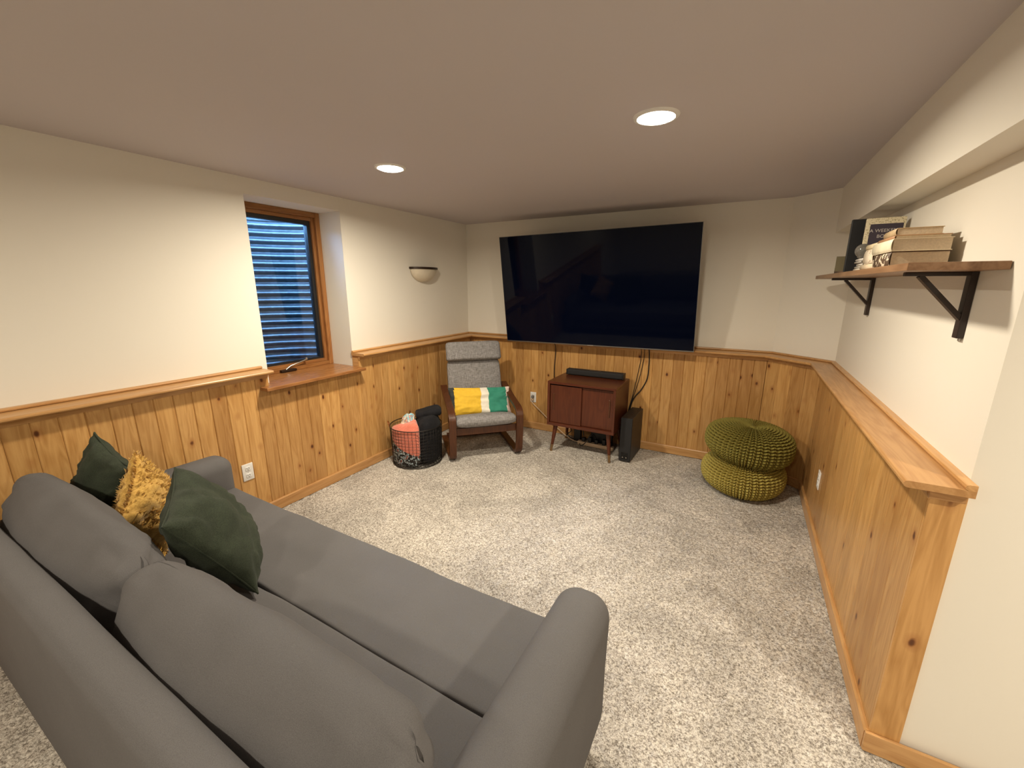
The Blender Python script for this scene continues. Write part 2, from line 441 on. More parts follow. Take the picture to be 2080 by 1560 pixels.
# wainscot: furring, single tongue-and-groove boards
board_cache={}
def board_mesh(w,h,c=0.0042):
    key=(round(w,4),round(h,3),c)
    if key in board_cache: return board_cache[key]
    a=w/2-0.0003; t=BT
    prof=[(-a,0),(-a,-t+c),(-a+c,-t),(a-c,-t),(a,-t+c),(a,0)]
    V=[(x,y,0.004) for x,y in prof]+[(x,y,h) for x,y in prof]; n=6
    Fc=[tuple(range(n)),tuple(range(2*n-1,n-1,-1))]+[(k,n+k,n+(k+1)%n,(k+1)%n) for k in range(n)]
    bm=bmesh.new(); vs=[bm.verts.new(v) for v in V]
    for f in Fc: bm.faces.new([vs[i] for i in f])
    bmesh.ops.recalc_face_normals(bm,faces=bm.faces)
    me=bpy.data.meshes.new('board'); bm.to_mesh(me); bm.free(); me.materials.append(M['pine_z'])
    board_cache[key]=me; return me
def boards(parent,seg,cuts,hfun,ch=0.0042):
    """cuts = distances along the face line of segment seg"""
    d=dirn(seg); n=rn(d); base=Vector(WP[seg])+n*FUR; ang=math.atan2(d.y,d.x)
    for a,b in zip(cuts[:-1],cuts[1:]):
        if b-a<0.006: continue
        c=base+d*((a+b)/2)
        o=bpy.data.objects.new('board',board_mesh(b-a,hfun((a+b)/2),ch)); COL.objects.link(o)
        o.location=(c.x,c.y,0); o.rotation_euler=(0,0,ang); o.parent=parent
def seam_list(lo,hi,ref,p=0.0945,extra=()):
    k0=math.floor((lo-ref)/p); s=[ref+p*k for k in range(k0,k0+200)]
    s=[x for x in s if lo+0.012<x<hi-0.012]+list(extra)+[lo,hi]
    return sorted(s)
FW=FUR+BT
TALL,SHORT=ZR-0.022,0.908
# left wall: distance = y+5.6
boards(wall_left,0,seam_list(0.02,offp(1,FW).y+5.6,-1.897+5.6,extra=(-1.765+5.6,)),lambda s: SHORT if -2.5585<s-5.6<-1.765 else TALL)
boards(wall_far,1,seam_list(offp(1,FW).x,offp(2,FW).x,2.319),lambda s:TALL)
d2=dirn(2); L0=(offp(2,FW)-Vector(WP[2])).dot(d2); L1=(offp(3,FW)-Vector(WP[2])).dot(d2)
boards(wall_corner,2,seam_list(L0,L1,L0,p=(L1-L0)/4),lambda s:TALL,0.002)
R0=-(offp(3,FW).y+0.319); R1=-(YE+0.319)
boards(wall_right,3,seam_list(R0,R1,R0,p=(R1-R0)/15),lambda s:TALL,0.0012)
def furring(parent,seg,start,end,h):
    sweep('furring',seg,[(0.0,0.0),(FUR,0.0),(FUR,h),(0.0,h)],M['pine_x'],parent,start,end)
furring(wall_left,0,None,-2.5585+5.6,TALL); furring(wall_left,0,-2.5585+5.6,-1.765+5.6,SHORT); furring(wall_left,0,-1.765+5.6,None,TALL)
furring(wall_far,1,None,None,TALL); furring(wall_corner,2,None,None,TALL); furring(wall_right,3,None,None,TALL)
# end post board that closes the right-hand half wall
box('end_board',(XU-FW,YE-0.014,0.004),(XU+0.002,YE,TALL),M['pine_end'],wall_end,0.002)

# ledges on top of the wainscot
def nose(o0,o1,z0,z1,n=5):
    r=(z1-z0)/2; pts=[(o0,z0)]
    for k in range(n+1):
        a=-math.pi/2+math.pi*k/n; pts.append((o1-r+r*math.cos(a),(z0+z1)/2+r*math.sin(a)))
    pts.append((o0,z1)); return pts
def ledge(name,seg,start,end,mat):
    t=sweep(name,seg,nose(0.0,0.158,TALL,ZR),mat,None,start,end,'structure')
    sweep('wall_bead',seg,nose(0.0,0.026,ZR,ZR+0.017,4),mat,t,start,end)
    co=[(FW,TALL-0.034)]+[(FW+0.008+0.024*(1-math.cos(a)),TALL-0.034+0.034*math.sin(a)) for a in [math.pi/2*k/4 for k in range(5)]]+[(FW,TALL)]
    sweep('cove_molding',seg,co,mat,t,start+0.004 if start is not None else None,(end-0.03 if seg==3 else end-0.004) if end is not None else None)
    return t
ledge('trim_1',0,0.0,-2.5585+5.6,M['pine_y'])
ledge('trim_2',0,-1.772+5.6,None,M['pine_y'])
ledge('trim_3',1,None,None,M['pine_x'])
ledge('trim_4',2,None,None,M['pine_x'])
ledge('trim_5',3,None,R1+0.052,M['pine_y'])
# cove return across the end post
box('cove_molding',(XU-FW-0.01,YE-0.034,TALL-0.03),(XU-0.005,YE-0.0135,TALL),M['pine_x'],bpy.data.objects['trim_5'],0.006)

# baseboards
BPROF=[(FW,0.0),(FW+0.014,0.0),(FW+0.014,0.072),(FW+0.008,0.080),(FW,0.080)]
def basebd(name,seg,start,end,mat): return sweep(name,seg,BPROF,mat,None,start,end,'structure')
basebd('baseboard_left',0,0.0,None,M['pine_y']); basebd('baseboard_far',1,None,None,M['pine_x'])
basebd('baseboard_corner',2,None,None,M['pine_x'])
basebd('baseboard_right',3,None,R1+0.014,M['pine_y'])
bm=bmesh.new(); bm_box(bm,(XU-FW-0.013,YE-0.028,0),(6.6,YE-0.014,0.08),0.004)
o=from_bm('baseboard_end',bm,M['pine_x'],None,True,35); o['kind']='structure'

# ------------------------------------------------------------------ window
def build_window():
    y0,y1,z0,z1=WY0+0.001,WY1-0.001,0.935,WZ1-0.001; X=-0.057
    bm=bmesh.new(); w=0.040; xa,xb=-0.275+X,-0.198+X
    bm_box(bm,(xa,y0,z0),(xb,y0+w,z1),0.003); bm_box(bm,(xa,y1-w,z0),(xb,y1,z1),0.003)
    win=from_bm('window_1',bm,M['oak_z'],None,True,35); win['kind']='structure'; win['label']='wood framed casement window looking into a corrugated window well'
    bm=bmesh.new(); bm_box(bm,(xa,y0+w,z1-w),(xb,y1-w,z1),0.003); bm_box(bm,(xa,y0+w,z0),(xb,y1-w,z0+0.030),0.003)
    from_bm('frame_rail',bm,M['oak_y'],win,True,35)
    a0,a1,b0,b1=y0+w,y1-w,z0+0.030,z1-w; s=0.026; xa,xb=-0.285+X,-0.222+X
    bm=bmesh.new(); bm_box(bm,(xa,a0,b0),(xb,a0+s,b1),0.003); bm_box(bm,(xa,a1-s,b0),(xb,a1,b1),0.003)
    sa=from_bm('sash_stile',bm,M['oak_z'],win,True,35)
    bm=bmesh.new(); bm_box(bm,(xa,a0+s,b1-s),(xb,a1-s,b1),0.003); bm_box(bm,(xa,a0+s,b0),(xb,a1-s,b0+s),0.003)
    from_bm('sash_rail',bm,M['oak_y'],win,True,35)
    a0+=s;a1-=s;b0+=s;b1-=s; g=0.030; xa,xb=-0.285+X,-0.24+X
    bm=bmesh.new()
    bm_box(bm,(xa,a0,b0),(xb,a0+g,b1)); bm_box(bm,(xa,a1-g,b0),(xb,a1,b1)); bm_box(bm,(xa,a0+g,b1-g),(xb,a1-g,b1)); bm_box(bm,(xa,a0+g,b0),(xb,a1-g,b0+g*0.5))
    from_bm('glazing_gasket',bm,M['black_plastic'],win)
    box('pane',(-0.268+X,a0+0.004,b0+0.002),(-0.262+X,a1-0.004,b1-0.004),M['glass'],win)
    # crank operator
    cr=box('crank_base',(-0.215+X,-2.27,z0+0.001),(-0.165+X,-2.14,z0+0.022),M['bronze'],win,0.006)
    tube('crank_arm',[(-0.19+X,-2.22,z0+0.02),(-0.185+X,-2.18,z0+0.045),(-0.185+X,-2.10,z0+0.062),(-0.185+X,-2.04,z0+0.075)],0.006,M['chrome'],cr)
    lathe('crank_knob',[(0.0,-0.012),(0.009,-0.009),(0.011,0.0),(0.009,0.009),(0.0,0.012)],M['chrome'],cr,12).location=(-0.185+X,-2.035,z0+0.083)
    # sill board
    bm=bmesh.new(); prism(bm,[(-0.33,WY0+0.002),(0.0,WY0+0.002),(0.0,-2.553),(FW+0.002,-2.553),(FW+0.002,-2.625),(0.165,-2.625),(0.165,-1.765),(0.0,-1.765),(-0.33,-1.765)],0.910,0.935)
    s=struct('window_sill',bm,M['sillwood']); s['label']='brown varnished window sill board'
    m=s.modifiers.new('bevel','BEVEL'); m.width=0.006; m.segments=3; m.limit_method='ANGLE'
    # window well outside
    cx,cy,ra,rb=-0.345,-2.12,0.80,0.68; V=[];Fc=[]; na,nz=56,190; zb,zt=0.62,2.25
    for i in range(na+1):
        a=math.pi/2+math.pi*i/na
        for j in range(nz+1):
            z=zb+(zt-zb)*j/nz; k=1+(0.016*math.sin(2*math.pi*z/0.068)/0.7 if z<2.19 else 0.0)
            V.append((cx+ra*k*math.cos(a),cy+rb*k*math.sin(a),z))
    for i in range(na):
        for j in range(nz):
            q=i*(nz+1)+j; Fc.append((q,q+1,q+nz+2,q+nz+1))
    ww=from_py('window_well',V,Fc,M['galv'],None,True)
    m=ww.modifiers.new('thick','SOLIDIFY'); m.thickness=0.003
    tag(ww,'corrugated galvanised steel window well outside the window','window well')
    # ground around and in the well
    bm=bmesh.new(); inn=[];out=[]
    for i in range(na+1):
        a=math.pi/2+math.pi*i/na
        inn.append(bm.verts.new((cx+ra*1.03*math.cos(a),cy+rb*1.03*math.sin(a),2.21)))
        out.append(bm.verts.new((cx+5*math.cos(a),cy+5*math.sin(a),2.21)))
    for i in range(na): bm.faces.new((inn[i],out[i],out[i+1],inn[i+1]))
    b=[bm.verts.new((cx+ra*math.cos(math.pi/2+math.pi*i/na),cy+rb*math.sin(math.pi/2+math.pi*i/na),0.66)) for i in range(na+1)]
    bm.faces.new(b)
    g=struct('ground',bm,M['gravel'])
build_window()

# ------------------------------------------------------------------ recessed lamps
def recessed(x,y,k,label,group):
    t=empty('recessed_light',(x,y,ZC),0,label,'ceiling light',group)
    lathe('trim_ring',[(0.072,-0.004),(0.078,-0.009),(0.090,-0.007),(0.094,0.0),(0.072,0.0)],M['white_plastic'],t,40)
    lathe('lens',[(0.0,-0.016),(0.03,-0.0158),(0.060,-0.0145),(0.069,-0.011),(0.073,-0.003)],M['lens'],t,24)
    ld=bpy.data.lights.new('lamp_light','AREA'); ld.shape='DISK'; ld.size=0.14; ld.energy=LAMP_W*k; ld.color=LAMP_COL; ld.spread=math.radians(170)
    lo=bpy.data.objects.new('lamp_light',ld); link(lo,t); lo.location=(0,0,-0.0185)
    return t
for i,(x,y,k) in enumerate(LAMPS):
    lab=['round recessed ceiling light nearer the window','round recessed ceiling light nearer the book shelf',
         'round recessed ceiling light behind the sofa, window side','round recessed ceiling light behind the sofa, middle of room',
         'round recessed ceiling light right of the half wall','round recessed ceiling light at the rear right'][i]
    recessed(x,y,k,lab,'recessed ceiling lights')

# ================================================================== SOFA
def put(name,geo,mat,parent,loc=(0,0,0),rot=(0,0,0),smooth=True):
    V,Fc=geo; o=from_py(name,V,Fc,mat,parent,smooth); o.location=loc; o.rotation_euler=rot; return o
def build_sofa():
    x0,x1=0.22,2.68; AW=0.175; yf=-3.0; yb=-4.02
    s=empty('sofa',((x0+x1)/2,(yf+yb)/2,0),0,'long grey fabric sofa bed with padded arms, seen from behind','sofa')
    cx,cy=(x0+x1)/2,(yf+yb)/2
    def loc(x,y,z): return (x-cx,y-cy,z)
    fab=M['sofa']
    # base under the seat
    put('base',soft_box((x1-x0)/2-AW+0.01,(yf-0.06-(-3.92))/2,0.085,0.02,3,6),fab,s,loc((x0+x1)/2,(yf-0.06-3.92)/2,0.185))
    # seat in two long pads with a stitched fold between them
    def seat_fn(ly):
        def f(p):
            q=p.copy()
            q.z+=0.010*fbm((p.x*1.0,p.y*2+ly,0),2.2) if p.z>0 else 0
            return q
        return f
    hx=(x1-x0)/2-AW+0.002
    put('seat_pad',soft_box(hx,0.2065,0.085,0.013,4,(40,14,3),seat_fn(0)),fab,s,loc((x0+x1)/2,-3.2275,0.352))
    def rear(p):
        q=seat_fn(5)(p); q.z-=0.022*max(0.0,(-p.y)/0.19)
        return q
    put('seat_pad',soft_box(hx,0.2065,0.085,0.013,4,(40,14,3),rear),fab,s,loc((x0+x1)/2,-3.6405,0.350))
    # arms
    def arm_fn(side):
        def f(p):
            q=p.copy(); t=(p.y+0.47)/0.94
            if p.z>0.1: q.z+=0.012*(1-t)
            q.x*=1+0.06*max(0,p.z/0.26)
            return q
        return f
    for sx,side in ((x0+AW/2,-1),(x1-AW/2,1)):
        put('arm',soft_box(AW/2,0.487,0.262,0.074,7,(3,14,6),arm_fn(side)),fab,s,loc(sx,yf-0.487,0.372))
    # back frame: raked inside, rounded top
    def back_fn(p):
        q=p.copy(); t=(p.z+0.34)/0.68
        q.y+= -0.0*t + (0.03*(1-t) if p.y>0 else 0.0)
        q.z+=0.006*fbm((p.x,0,3),1.5) if p.z>0.2 else 0
        return q
    put('back_frame',soft_box((x1-x0)/2-0.005,0.048,0.330,0.042,6,(40,3,10),back_fn),fab,s,loc((x0+x1)/2,-3.974,0.440))
    # loose back cushions
    def cush(seed):
        def f(p):
            q=p.copy(); ux=p.x/0.59; uz=p.z/0.235
            puff=(1-min(1,abs(ux))**3.0)*(1-min(1,abs(uz))**2.6)
            q.y*=0.52+0.62*puff
            q.z*=1-0.10*abs(ux)**5
            q.x*=1-0.03*abs(uz)**3
            n=fbm((p.x*1.6+seed,p.y*2,p.z*1.6),2.0,4)
            q.y+=0.014*n
            w=max(0,abs(ux)-0.55)/0.45
            q.y+=0.012*w*math.sin(p.z*55+seed+6*n)*(1 if p.y>0 else -1)
            q.z+=0.008*fbm((p.x*2+seed,p.y,5),2)
            return q
        return f
    put('back_cushion',soft_box(0.615,0.118,0.240,0.105,6,(30,4,12),cush(3.1)),fab,s,loc(0.872,-3.812,0.612),(math.radians(-12),0,math.radians(-0.6)))
    put('back_cushion',soft_box(0.550,0.118,0.235,0.105,6,(30,4,12),cush(11.7)),fab,s,loc(1.985,-3.815,0.607),(math.radians(-12),math.radians(0.5),math.radians(0.9)))
    # feet
    for x in (x0+0.09,x1-0.09):
        for y in (yf-0.08,yb+0.08):
            put('foot',soft_box(0.028,0.028,0.058,0.008,2,2),M['black_plastic'],s,loc(x,y,0.056))
build_sofa()

def pillow_geo(a,b,T,seed=0.0,wr=0.010,n=30,corner=0.10,pw=0.42,sag=0.0):
    """square cushion: half sizes a,b and half thickness T, pinched edges, pointed corners, wrinkles"""
    V=[];Fc=[]
    def pos(u,v,s):
        e=1-corner*((1-v*v) if True else 0); g=1-corner*(1-u*u)
        x=a*u*e; y=b*v*g
        h=max(0.0,(1-u*u)*(1-v*v))**pw
        z=s*T*h
        nn=fbm((u*1.3+seed,v*1.3,s*2+seed),1.5,4)
        edge=max(abs(u),abs(v))
        z+=wr*nn*(h**0.5)*2.0
        rad=math.atan2(v,u); z+=s*wr*0.8*math.sin(rad*16+5*nn)*max(0,min(1,(edge-0.35)*2))*(h**0.6)
        x+=0.006*nn; y+=0.006*fbm((u,v+seed,3),2)-sag*h*0.0
        return (x,y,z)
    idx={}
    def vid(i,j,s):
        k=(i,j,0 if i in (0,n) or j in (0,n) else s)
        if k not in idx:
            u=-math.cos(math.pi*i/n); v=-math.cos(math.pi*j/n); idx[k]=len(V); V.append(pos(u,v,s if k[2] else 0 if (i in (0,n) or j in (0,n)) else s))
        return idx[k]
    for s in (1,-1):
        for i in range(n):
            for j in range(n):
                q=(vid(i,j,s),vid(i+1,j,s),vid(i+1,j+1,s),vid(i,j+1,s))
                Fc.append(q if s>0 else q[::-1])
    return [Vector(p) for p in V],Fc
def basis(loc,xa,za):
    """matrix with local z along za and local x close to xa"""
    z=Vector(za).normalized(); x=Vector(xa); x=(x-z*x.dot(z)).normalized(); y=z.cross(x)
    return Matrix(((x.x,y.x,z.x,loc[0]),(x.y,y.y,z.y,loc[1]),(x.z,y.z,z.z,loc[2]),(0,0,0,1)))
def pillow(name,M4,a,b,T,mat,label,cat='cushion',group=None,piping=True,**kw):
    V,Fc=pillow_geo(a,b,T,**kw)
    o=from_py(name,V,Fc,mat,None,True); o.matrix_world=M4; tag(o,label,cat,group)
    if piping:
        n=60; c=kw.get('corner',0.10); path=[]
        for k in range(4):
            for i in range(n//4):
                t=-1+2*i/(n//4)
                u,v=((t,-1),(1,t),(-t,1),(-1,-t))[k]
                path.append((a*u*(1-c*(1-v*v)),b*v*(1-c*(1-u*u)),0))
        tube('piping',path,0.0035,mat,o,6,True)
    return o
# big green cushion in front, leaning back on the pile
pillow('throw_pillow',basis((1.186,-3.485,0.668),(-0.883,0.46,0.091),(0.439,0.743,0.505)),0.225,0.225,0.098,M['green'],
       'large dark green velvet cushion in front, leaning on the fringed mustard one',group='dark green velvet cushions',seed=2.0,wr=0.012,corner=0.07)
# rear green cushion
pillow('throw_pillow',basis((0.47,-3.60,0.735),(-0.945,-0.028,0.326),(0.12,-0.956,0.267)),0.175,0.175,0.070,M['green'],
       'dark green velvet cushion standing behind the fringed mustard one, against the sofa back',group='dark green velvet cushions',seed=7.0,wr=0.010)
# mustard cushion with frayed fringe rows
def mustard():
    a,b,T=0.170,0.165,0.075
    o=pillow('fringed_pillow',basis((0.745,-3.535,0.675),(0.365,-0.495,0.788),(0.693,0.71,0.124)),a,b,T,M['mustard'],
        'shaggy mustard yellow cushion with frayed fringe between two green cushions','cushion',piping=False,seed=4.0,wr=0.014)
    rnd=random.Random(5); V=[];Fc=[]
    def P(u,v,s):
        h=max(0.0,(1-u*u)*(1-v*v))**0.42
        return Vector((a*u*(1-0.10*(1-v*v)),b*v*(1-0.10*(1-u*u)),s*T*h))
    def tuft(u,v,s,L,dirv):
        p=P(u,v,s); e=0.01
        nrm=(P(u+e,v,s)-P(u-e,v,s)).cross(P(u,v+e,s)-P(u,v-e,s))*s
        nrm=nrm.normalized() if nrm.length>0 else Vector((0,0,s))
        d=(nrm*rnd.uniform(0.1,0.5)+dirv*rnd.uniform(0.5,1.1)+Vector((rnd.uniform(-.4,.4),rnd.uniform(-.4,.4),rnd.uniform(-.3,.3)))).normalized()
        sd=d.cross(nrm); sd=sd.normalized() if sd.length>0 else Vector((1,0,0))
        w=rnd.uniform(0.003,0.007); q=p+d*L*0.55; tip=p+d*L+nrm*rnd.uniform(-0.006,0.008)
        k=len(V); V.extend([p-sd*w-nrm*0.002,p+sd*w-nrm*0.002,q+sd*w*0.9,q-sd*w*0.9,tip]); Fc.extend([(k,k+1,k+2,k+3),(k+3,k+2,k+4)])
    for s in (1,-1):
        for r in range(9):
            v=-0.9+1.8*r/8
            for i in range(95):
                u=-0.96+1.92*rnd.random(); tuft(u,v+rnd.uniform(-.03,.03)+0.05*math.sin(u*7+r),s,rnd.uniform(0.010,0.022),Vector((0,-1,0)))
    for k in range(520):
        t=rnd.uniform(-1,1); u,v=[(t,-0.99),(t,0.99),(-0.99,t),(0.99,t)][k%4]
        tuft(u,v,1,rnd.uniform(0.010,0.026),Vector((u if abs(u)>.98 else 0,v if abs(v)>.98 else 0,0)))
    f=from_py('fringe',V,Fc,M['mustard'],o); f['kind']='stuff'
mustard()

# ================================================================== ARMCHAIR
def build_chair():
    t=empty('armchair',(0.960,-1.100,0),math.radians(45),'grey upholstered bentwood lounge chair with headrest roll in the corner','armchair')
    hw=0.322
    wood=M['bent']
    for s in (-1,1):
        x=s*hw
        path=smooth_path([(x,0.70,0.016),(x,0.45,0.016),(x,0.18,0.016),(x,0.085,0.022),(x,0.040,0.055),(x,0.024,0.12),(x,0.012,0.25),(x,0.002,0.37),(x,0.008,0.425),(x,0.040,0.465),(x,0.10,0.485),(x,0.28,0.515),(x,0.50,0.565),(x,0.62,0.60)],5)
        strip('side_frame',path,(1,0,0),0.066,0.030,wood,t)
        # curved seat and back rail
        rail=smooth_path([(s*0.225,0.045,0.335),(s*0.225,0.25,0.275),(s*0.225,0.44,0.225),(s*0.225,0.52,0.26),(s*0.225,0.575,0.40),(s*0.225,0.66,0.68),(s*0.225,0.745,0.97)],5)
        strip('seat_rail',rail,(1,0,0),0.055,0.024,wood,t)
    box('front_rail',(-hw+0.02,0.028,0.255),(hw-0.02,0.052,0.325),wood,t,0.006)
    box('rear_rail',(-hw+0.02,0.52,0.225),(hw-0.02,0.545,0.28),wood,t,0.006)
    box('floor_rail',(-hw+0.02,0.66,0.006),(hw-0.02,0.69,0.06),wood,t,0.006)
    for k,(y,z) in enumerate(((0.12,0.316),(0.2,0.292),(0.28,0.268),(0.36,0.247))): box('slat',(-0.22,y-0.025,z),(0.22,y+0.025,z+0.010),wood,t,0.003)
    # cushions follow the curve
    def along(cl,T,hwid,n,rows,name,puff=0.3,taper=0.0):
        P=smooth_path([(0,y,z) for y,z in cl],n); m=len(P); V=[];Fc=[]
        cols=14
        ring=[]
        for k in range(cols+1):
            a=math.pi*k/cols; c=math.cos(a); sg=math.sin(a)
            ring.append((-c,sg))
        prof=[]   # superellipse section
        for k in range(28):
            a=2*math.pi*k/28; c,sg=math.cos(a),math.sin(a)
            prof.append((math.copysign(abs(c)**0.28,c),math.copysign(abs(sg)**0.55,sg)))
        for i,p in enumerate(P):
            tg=(P[min(i+1,m-1)]-P[max(i-1,0)]).normalized(); nn=Vector((0,-tg.z,tg.y))
            if nn.z<0 and False: nn=-nn
            e=i/(m-1); end=min(1.0,min(i,m-1-i)/3.0); k=math.sqrt(max(0.0,1-(1-end)**2))
            k=max(k,0.05)
            w=hwid*(1-taper*e)
            for (c,sg) in prof:
                bump=1+0.10*(1-c*c)
                V.append(p+Vector((1,0,0))*(c*(w-0.045*(1-k)))+nn*(sg*T/2*k*bump+0.004*fbm((c*2,e*4,sg),1.5)))
        q=28
        for i in range(m-1):
            for j in range(q): Fc.append((i*q+j,i*q+(j+1)%q,(i+1)*q+(j+1)%q,(i+1)*q+j))
        Fc.append(tuple(range(q))[::-1]); Fc.append(tuple((m-1)*q+j for j in range(q)))
        bm=bmesh.new(); vs=[bm.verts.new(v) for v in V]
        for f in Fc: bm.faces.new([vs[i] for i in f])
        return from_bm(name,bm,M['chairf'],t,True)
    along([(-0.01,0.385),(0.10,0.375),(0.25,0.335),(0.42,0.285)],0.095,0.292,7,0,'seat_cushion')
    along([(0.47,0.30),(0.52,0.42),(0.58,0.64),(0.655,0.87)],0.085,0.288,7,0,'back_cushion',taper=0.03)
    hr=along([(0.585,0.862),(0.605,0.915),(0.632,0.98),(0.668,1.042)],0.105,0.288,6,0,'headrest',taper=0.01)
    box('care_tag',(-0.275,0.40,0.34),(-0.272,0.43,0.40),M['white_plastic'],t)
    # striped lumbar cushion (a thing of its own)
    names=[('stripe_charcoal',(0.03,0.035,0.032)),('stripe_yellow',(0.76,0.48,0.035)),('stripe_white',(0.80,0.76,0.66)),('stripe_teal',(0.03,0.24,0.165)),('stripe_pale_pink',(0.74,0.60,0.55))]
    mats=[plain(n,c,0.8,var=0.06,vs=40,bump=0.2,bs=700) for n,c in names]
    a,b,T=0.318,0.142,0.062
    V,Fc=pillow_geo(a,b,T,seed=9.0,wr=0.011,n=36,corner=0.045)
    me=bpy.data.meshes.new('lumbar_pillow'); me.from_pydata([tuple(v) for v in V],[],Fc); me.update()
    for m in mats: me.materials.append(m)
    for f in me.polygons:
        u=(f.center.x/a+1)/2
        f.material_index=0 if u<0.085 else 1 if u<0.49 else 2 if u<0.615 else 3 if u<0.925 else 4
    me.polygons.foreach_set('use_smooth',[True]*len(me.polygons))
    o=bpy.data.objects.new('lumbar_pillow',me); COL.objects.link(o)
    Mc=Matrix.Translation((0.960,-1.100,0))@Matrix.Rotation(math.radians(45),4,'Z')
    o.matrix_world=Mc@Matrix.Translation((0.012,0.370,0.482))@Matrix.Rotation(math.radians(2.5),4,'Y')@Matrix.Rotation(math.radians(64),4,'X')
    tag(o,'yellow, white and teal colour-block cushion on the grey lounge chair','cushion')
build_chair()

# ================================================================== WIRE BASKET
def build_basket():
    R,H=0.238,0.360; bx,by=0.375,-1.420
    t=empty('wire_basket',(bx,by,0),0,'round dark wire basket stuffed with blankets beside the lounge chair','basket')
    def circ(r,z,n=56): return [(r*math.cos(2*math.pi*k/n),r*math.sin(2*math.pi*k/n),z) for k in range(n)]
    rad=lambda z: R-0.012*(1-z/H)
    tube('rim',circ(R,H),0.0045,M['wire'],t,8,True)
    tube('base_ring',circ(rad(0),0.006),0.0045,M['wire'],t,8,True)
    parts=[]
    for k in range(1,12): parts.append(tube_geo(circ(rad(H*k/12),0.006+(H-0.006)*k/12),0.0016,5,True))
    for k in range(44):
        a=2*math.pi*k/44; c,s=math.cos(a),math.sin(a)
        parts.append(tube_geo([(rad(0)*c,rad(0)*s,0.006),(R*c,R*s,H)],0.0016,5))
    for k in range(-5,6):
        x=k*0.034; L=math.sqrt(max(0,rad(0)**2-x*x)); parts.append(tube_geo([(x,-L,0.006),(x,L,0.006)],0.0016,5)); parts.append(tube_geo([(-L,x,0.006),(L,x,0.006)],0.0016,5))
    V,Fc=merge_geo(parts); from_py('wire_mesh',V,Fc,M['wire'],t,True)
    for a in (-137,):
        c,s=math.cos(math.radians(a)),math.sin(math.radians(a))
        tube('handle',smooth_path([(R*c-0.03*s,R*s+0.03*c,H),((R+.012)*c-0.028*s,(R+.012)*s+0.028*c,H+0.035),((R+.014)*c+0.028*s,(R+.014)*s-0.028*c,H+0.035),(R*c+0.03*s,R*s-0.03*c,H)],5),0.004,M['copper'],t)
    # contents: bundles pushed in side by side
    def bundle(name,a0,a1,r0,r1,zb,zt,mat,label,seed,amp=0.012,ztop=None,fold=0.0,cat='blanket',zslope=0.0):
        hx,hy,hz=0.5,0.5,0.5
        def f(p):
            u,v,w=p.x+0.5,p.y+0.5,p.z+0.5
            a=math.radians(a0+(a1-a0)*u); 
            top=zt if ztop is None else zt+ztop*(u-0.5)
            n=fbm((u*2.2+seed,v*1.5,w*2.2),1.4,4)
            bot=zb+zslope*(0.5-u); z=bot+(top-bot)*w+amp*n*w
            rmax=r1-0.020*max(0,w-0.6)*2.5*(1 if z>H else 0.4)
            r=r0+(rmax-r0)*v+amp*0.8*n*(1 if v<0.8 else 0.15)
            if fold: r-=fold*(0.5+0.5*math.sin(w*26+3*n+u*3))*(v**2)
            if z<H-0.005: r=min(r,rad(max(z,0))-0.0065)
            return Vector((r*math.cos(a),r*math.sin(a),z))
        V,Fc=soft_box(hx,hy,hz,0.20,5,(14,6,22),f)
        o=from_py(name,V,Fc,mat,None,True); o.location=(bx,by,0); tag(o,label,cat,'blankets in the wire basket'); return o
    black=fabric('black_fleece',(0.008,0.008,0.010),(0.016,0.016,0.019),scale=200,big=0.3,sheen=0.03,vs=20)
    b=bundle('rolled_blanket',-38,95,0.0,0.235,0.012,0.455,black,'rolled black fleece blanket at the right of the wire basket',1.0,0.014,0.03,0.010)
    V,Fc=soft_box(0.12,0.075,0.038,0.036,5,(10,6,3),lambda p:p+Vector((0.01*fbm((p.x*9,p.y*9,1)),0.012*math.sin(p.x*25),0.012*fbm((p.x*8,p.y*8,4)))))
    o=from_py('fold',V,Fc,black,b,True); o.location=(0.085,0.085,0.462); o.rotation_euler=(0.1,-0.15,0.7)
    coral=fabric('coral_fleece',(0.66,0.155,0.095),(0.80,0.25,0.17),scale=160,big=0.12,sheen=0.4,vs=9)
    bundle('folded_blanket',-130,-40,0.05,0.232,0.16,0.410,coral,'coral pink folded blanket at the front of the wire basket',4.0,0.014,0.06,zslope=0.17)
    t2=NT('printed_cloth'); v=t2.coords(); n=t2.noise(v,16,2,0.4,1.0)
    t2.col(t2.ramp(n,[(0.42,(0.78,0.68,0.55)),(0.50,(0.76,0.66,0.54)),(0.53,(0.25,0.55,0.66)),(0.58,(0.30,0.58,0.68)),(0.62,(0.45,0.12,0.08)),(0.66,(0.78,0.68,0.55))])); t2.set(Roughness=0.9)
    bundle('printed_cloth',-160,-60,0.02,0.14,0.25,0.455,t2.m,'cream cloth with a pale blue print tucked behind the coral blanket',8.0,0.03,0.04,cat='cloth')
    t3=NT('patterned_throw'); v=t3.coords(); n=t3.noise(v,19,3,0.5,1.4)
    t3.col(t3.ramp(n,[(0.36,(0.02,0.016,0.014)),(0.45,(0.03,0.025,0.02)),(0.48,(0.42,0.55,0.62)),(0.53,(0.60,0.62,0.62)),(0.56,(0.02,0.016,0.014)),(0.62,(0.45,0.16,0.13)),(0.7,(0.40,0.12,0.10))],'CONSTANT')); t3.set(Roughness=0.9)
    bundle('patterned_throw',-150,-40,0.03,0.228,0.012,0.22,t3.m,'dark throw with pale blue and red pattern at the bottom of the wire basket',12.0,0.02)
build_basket()

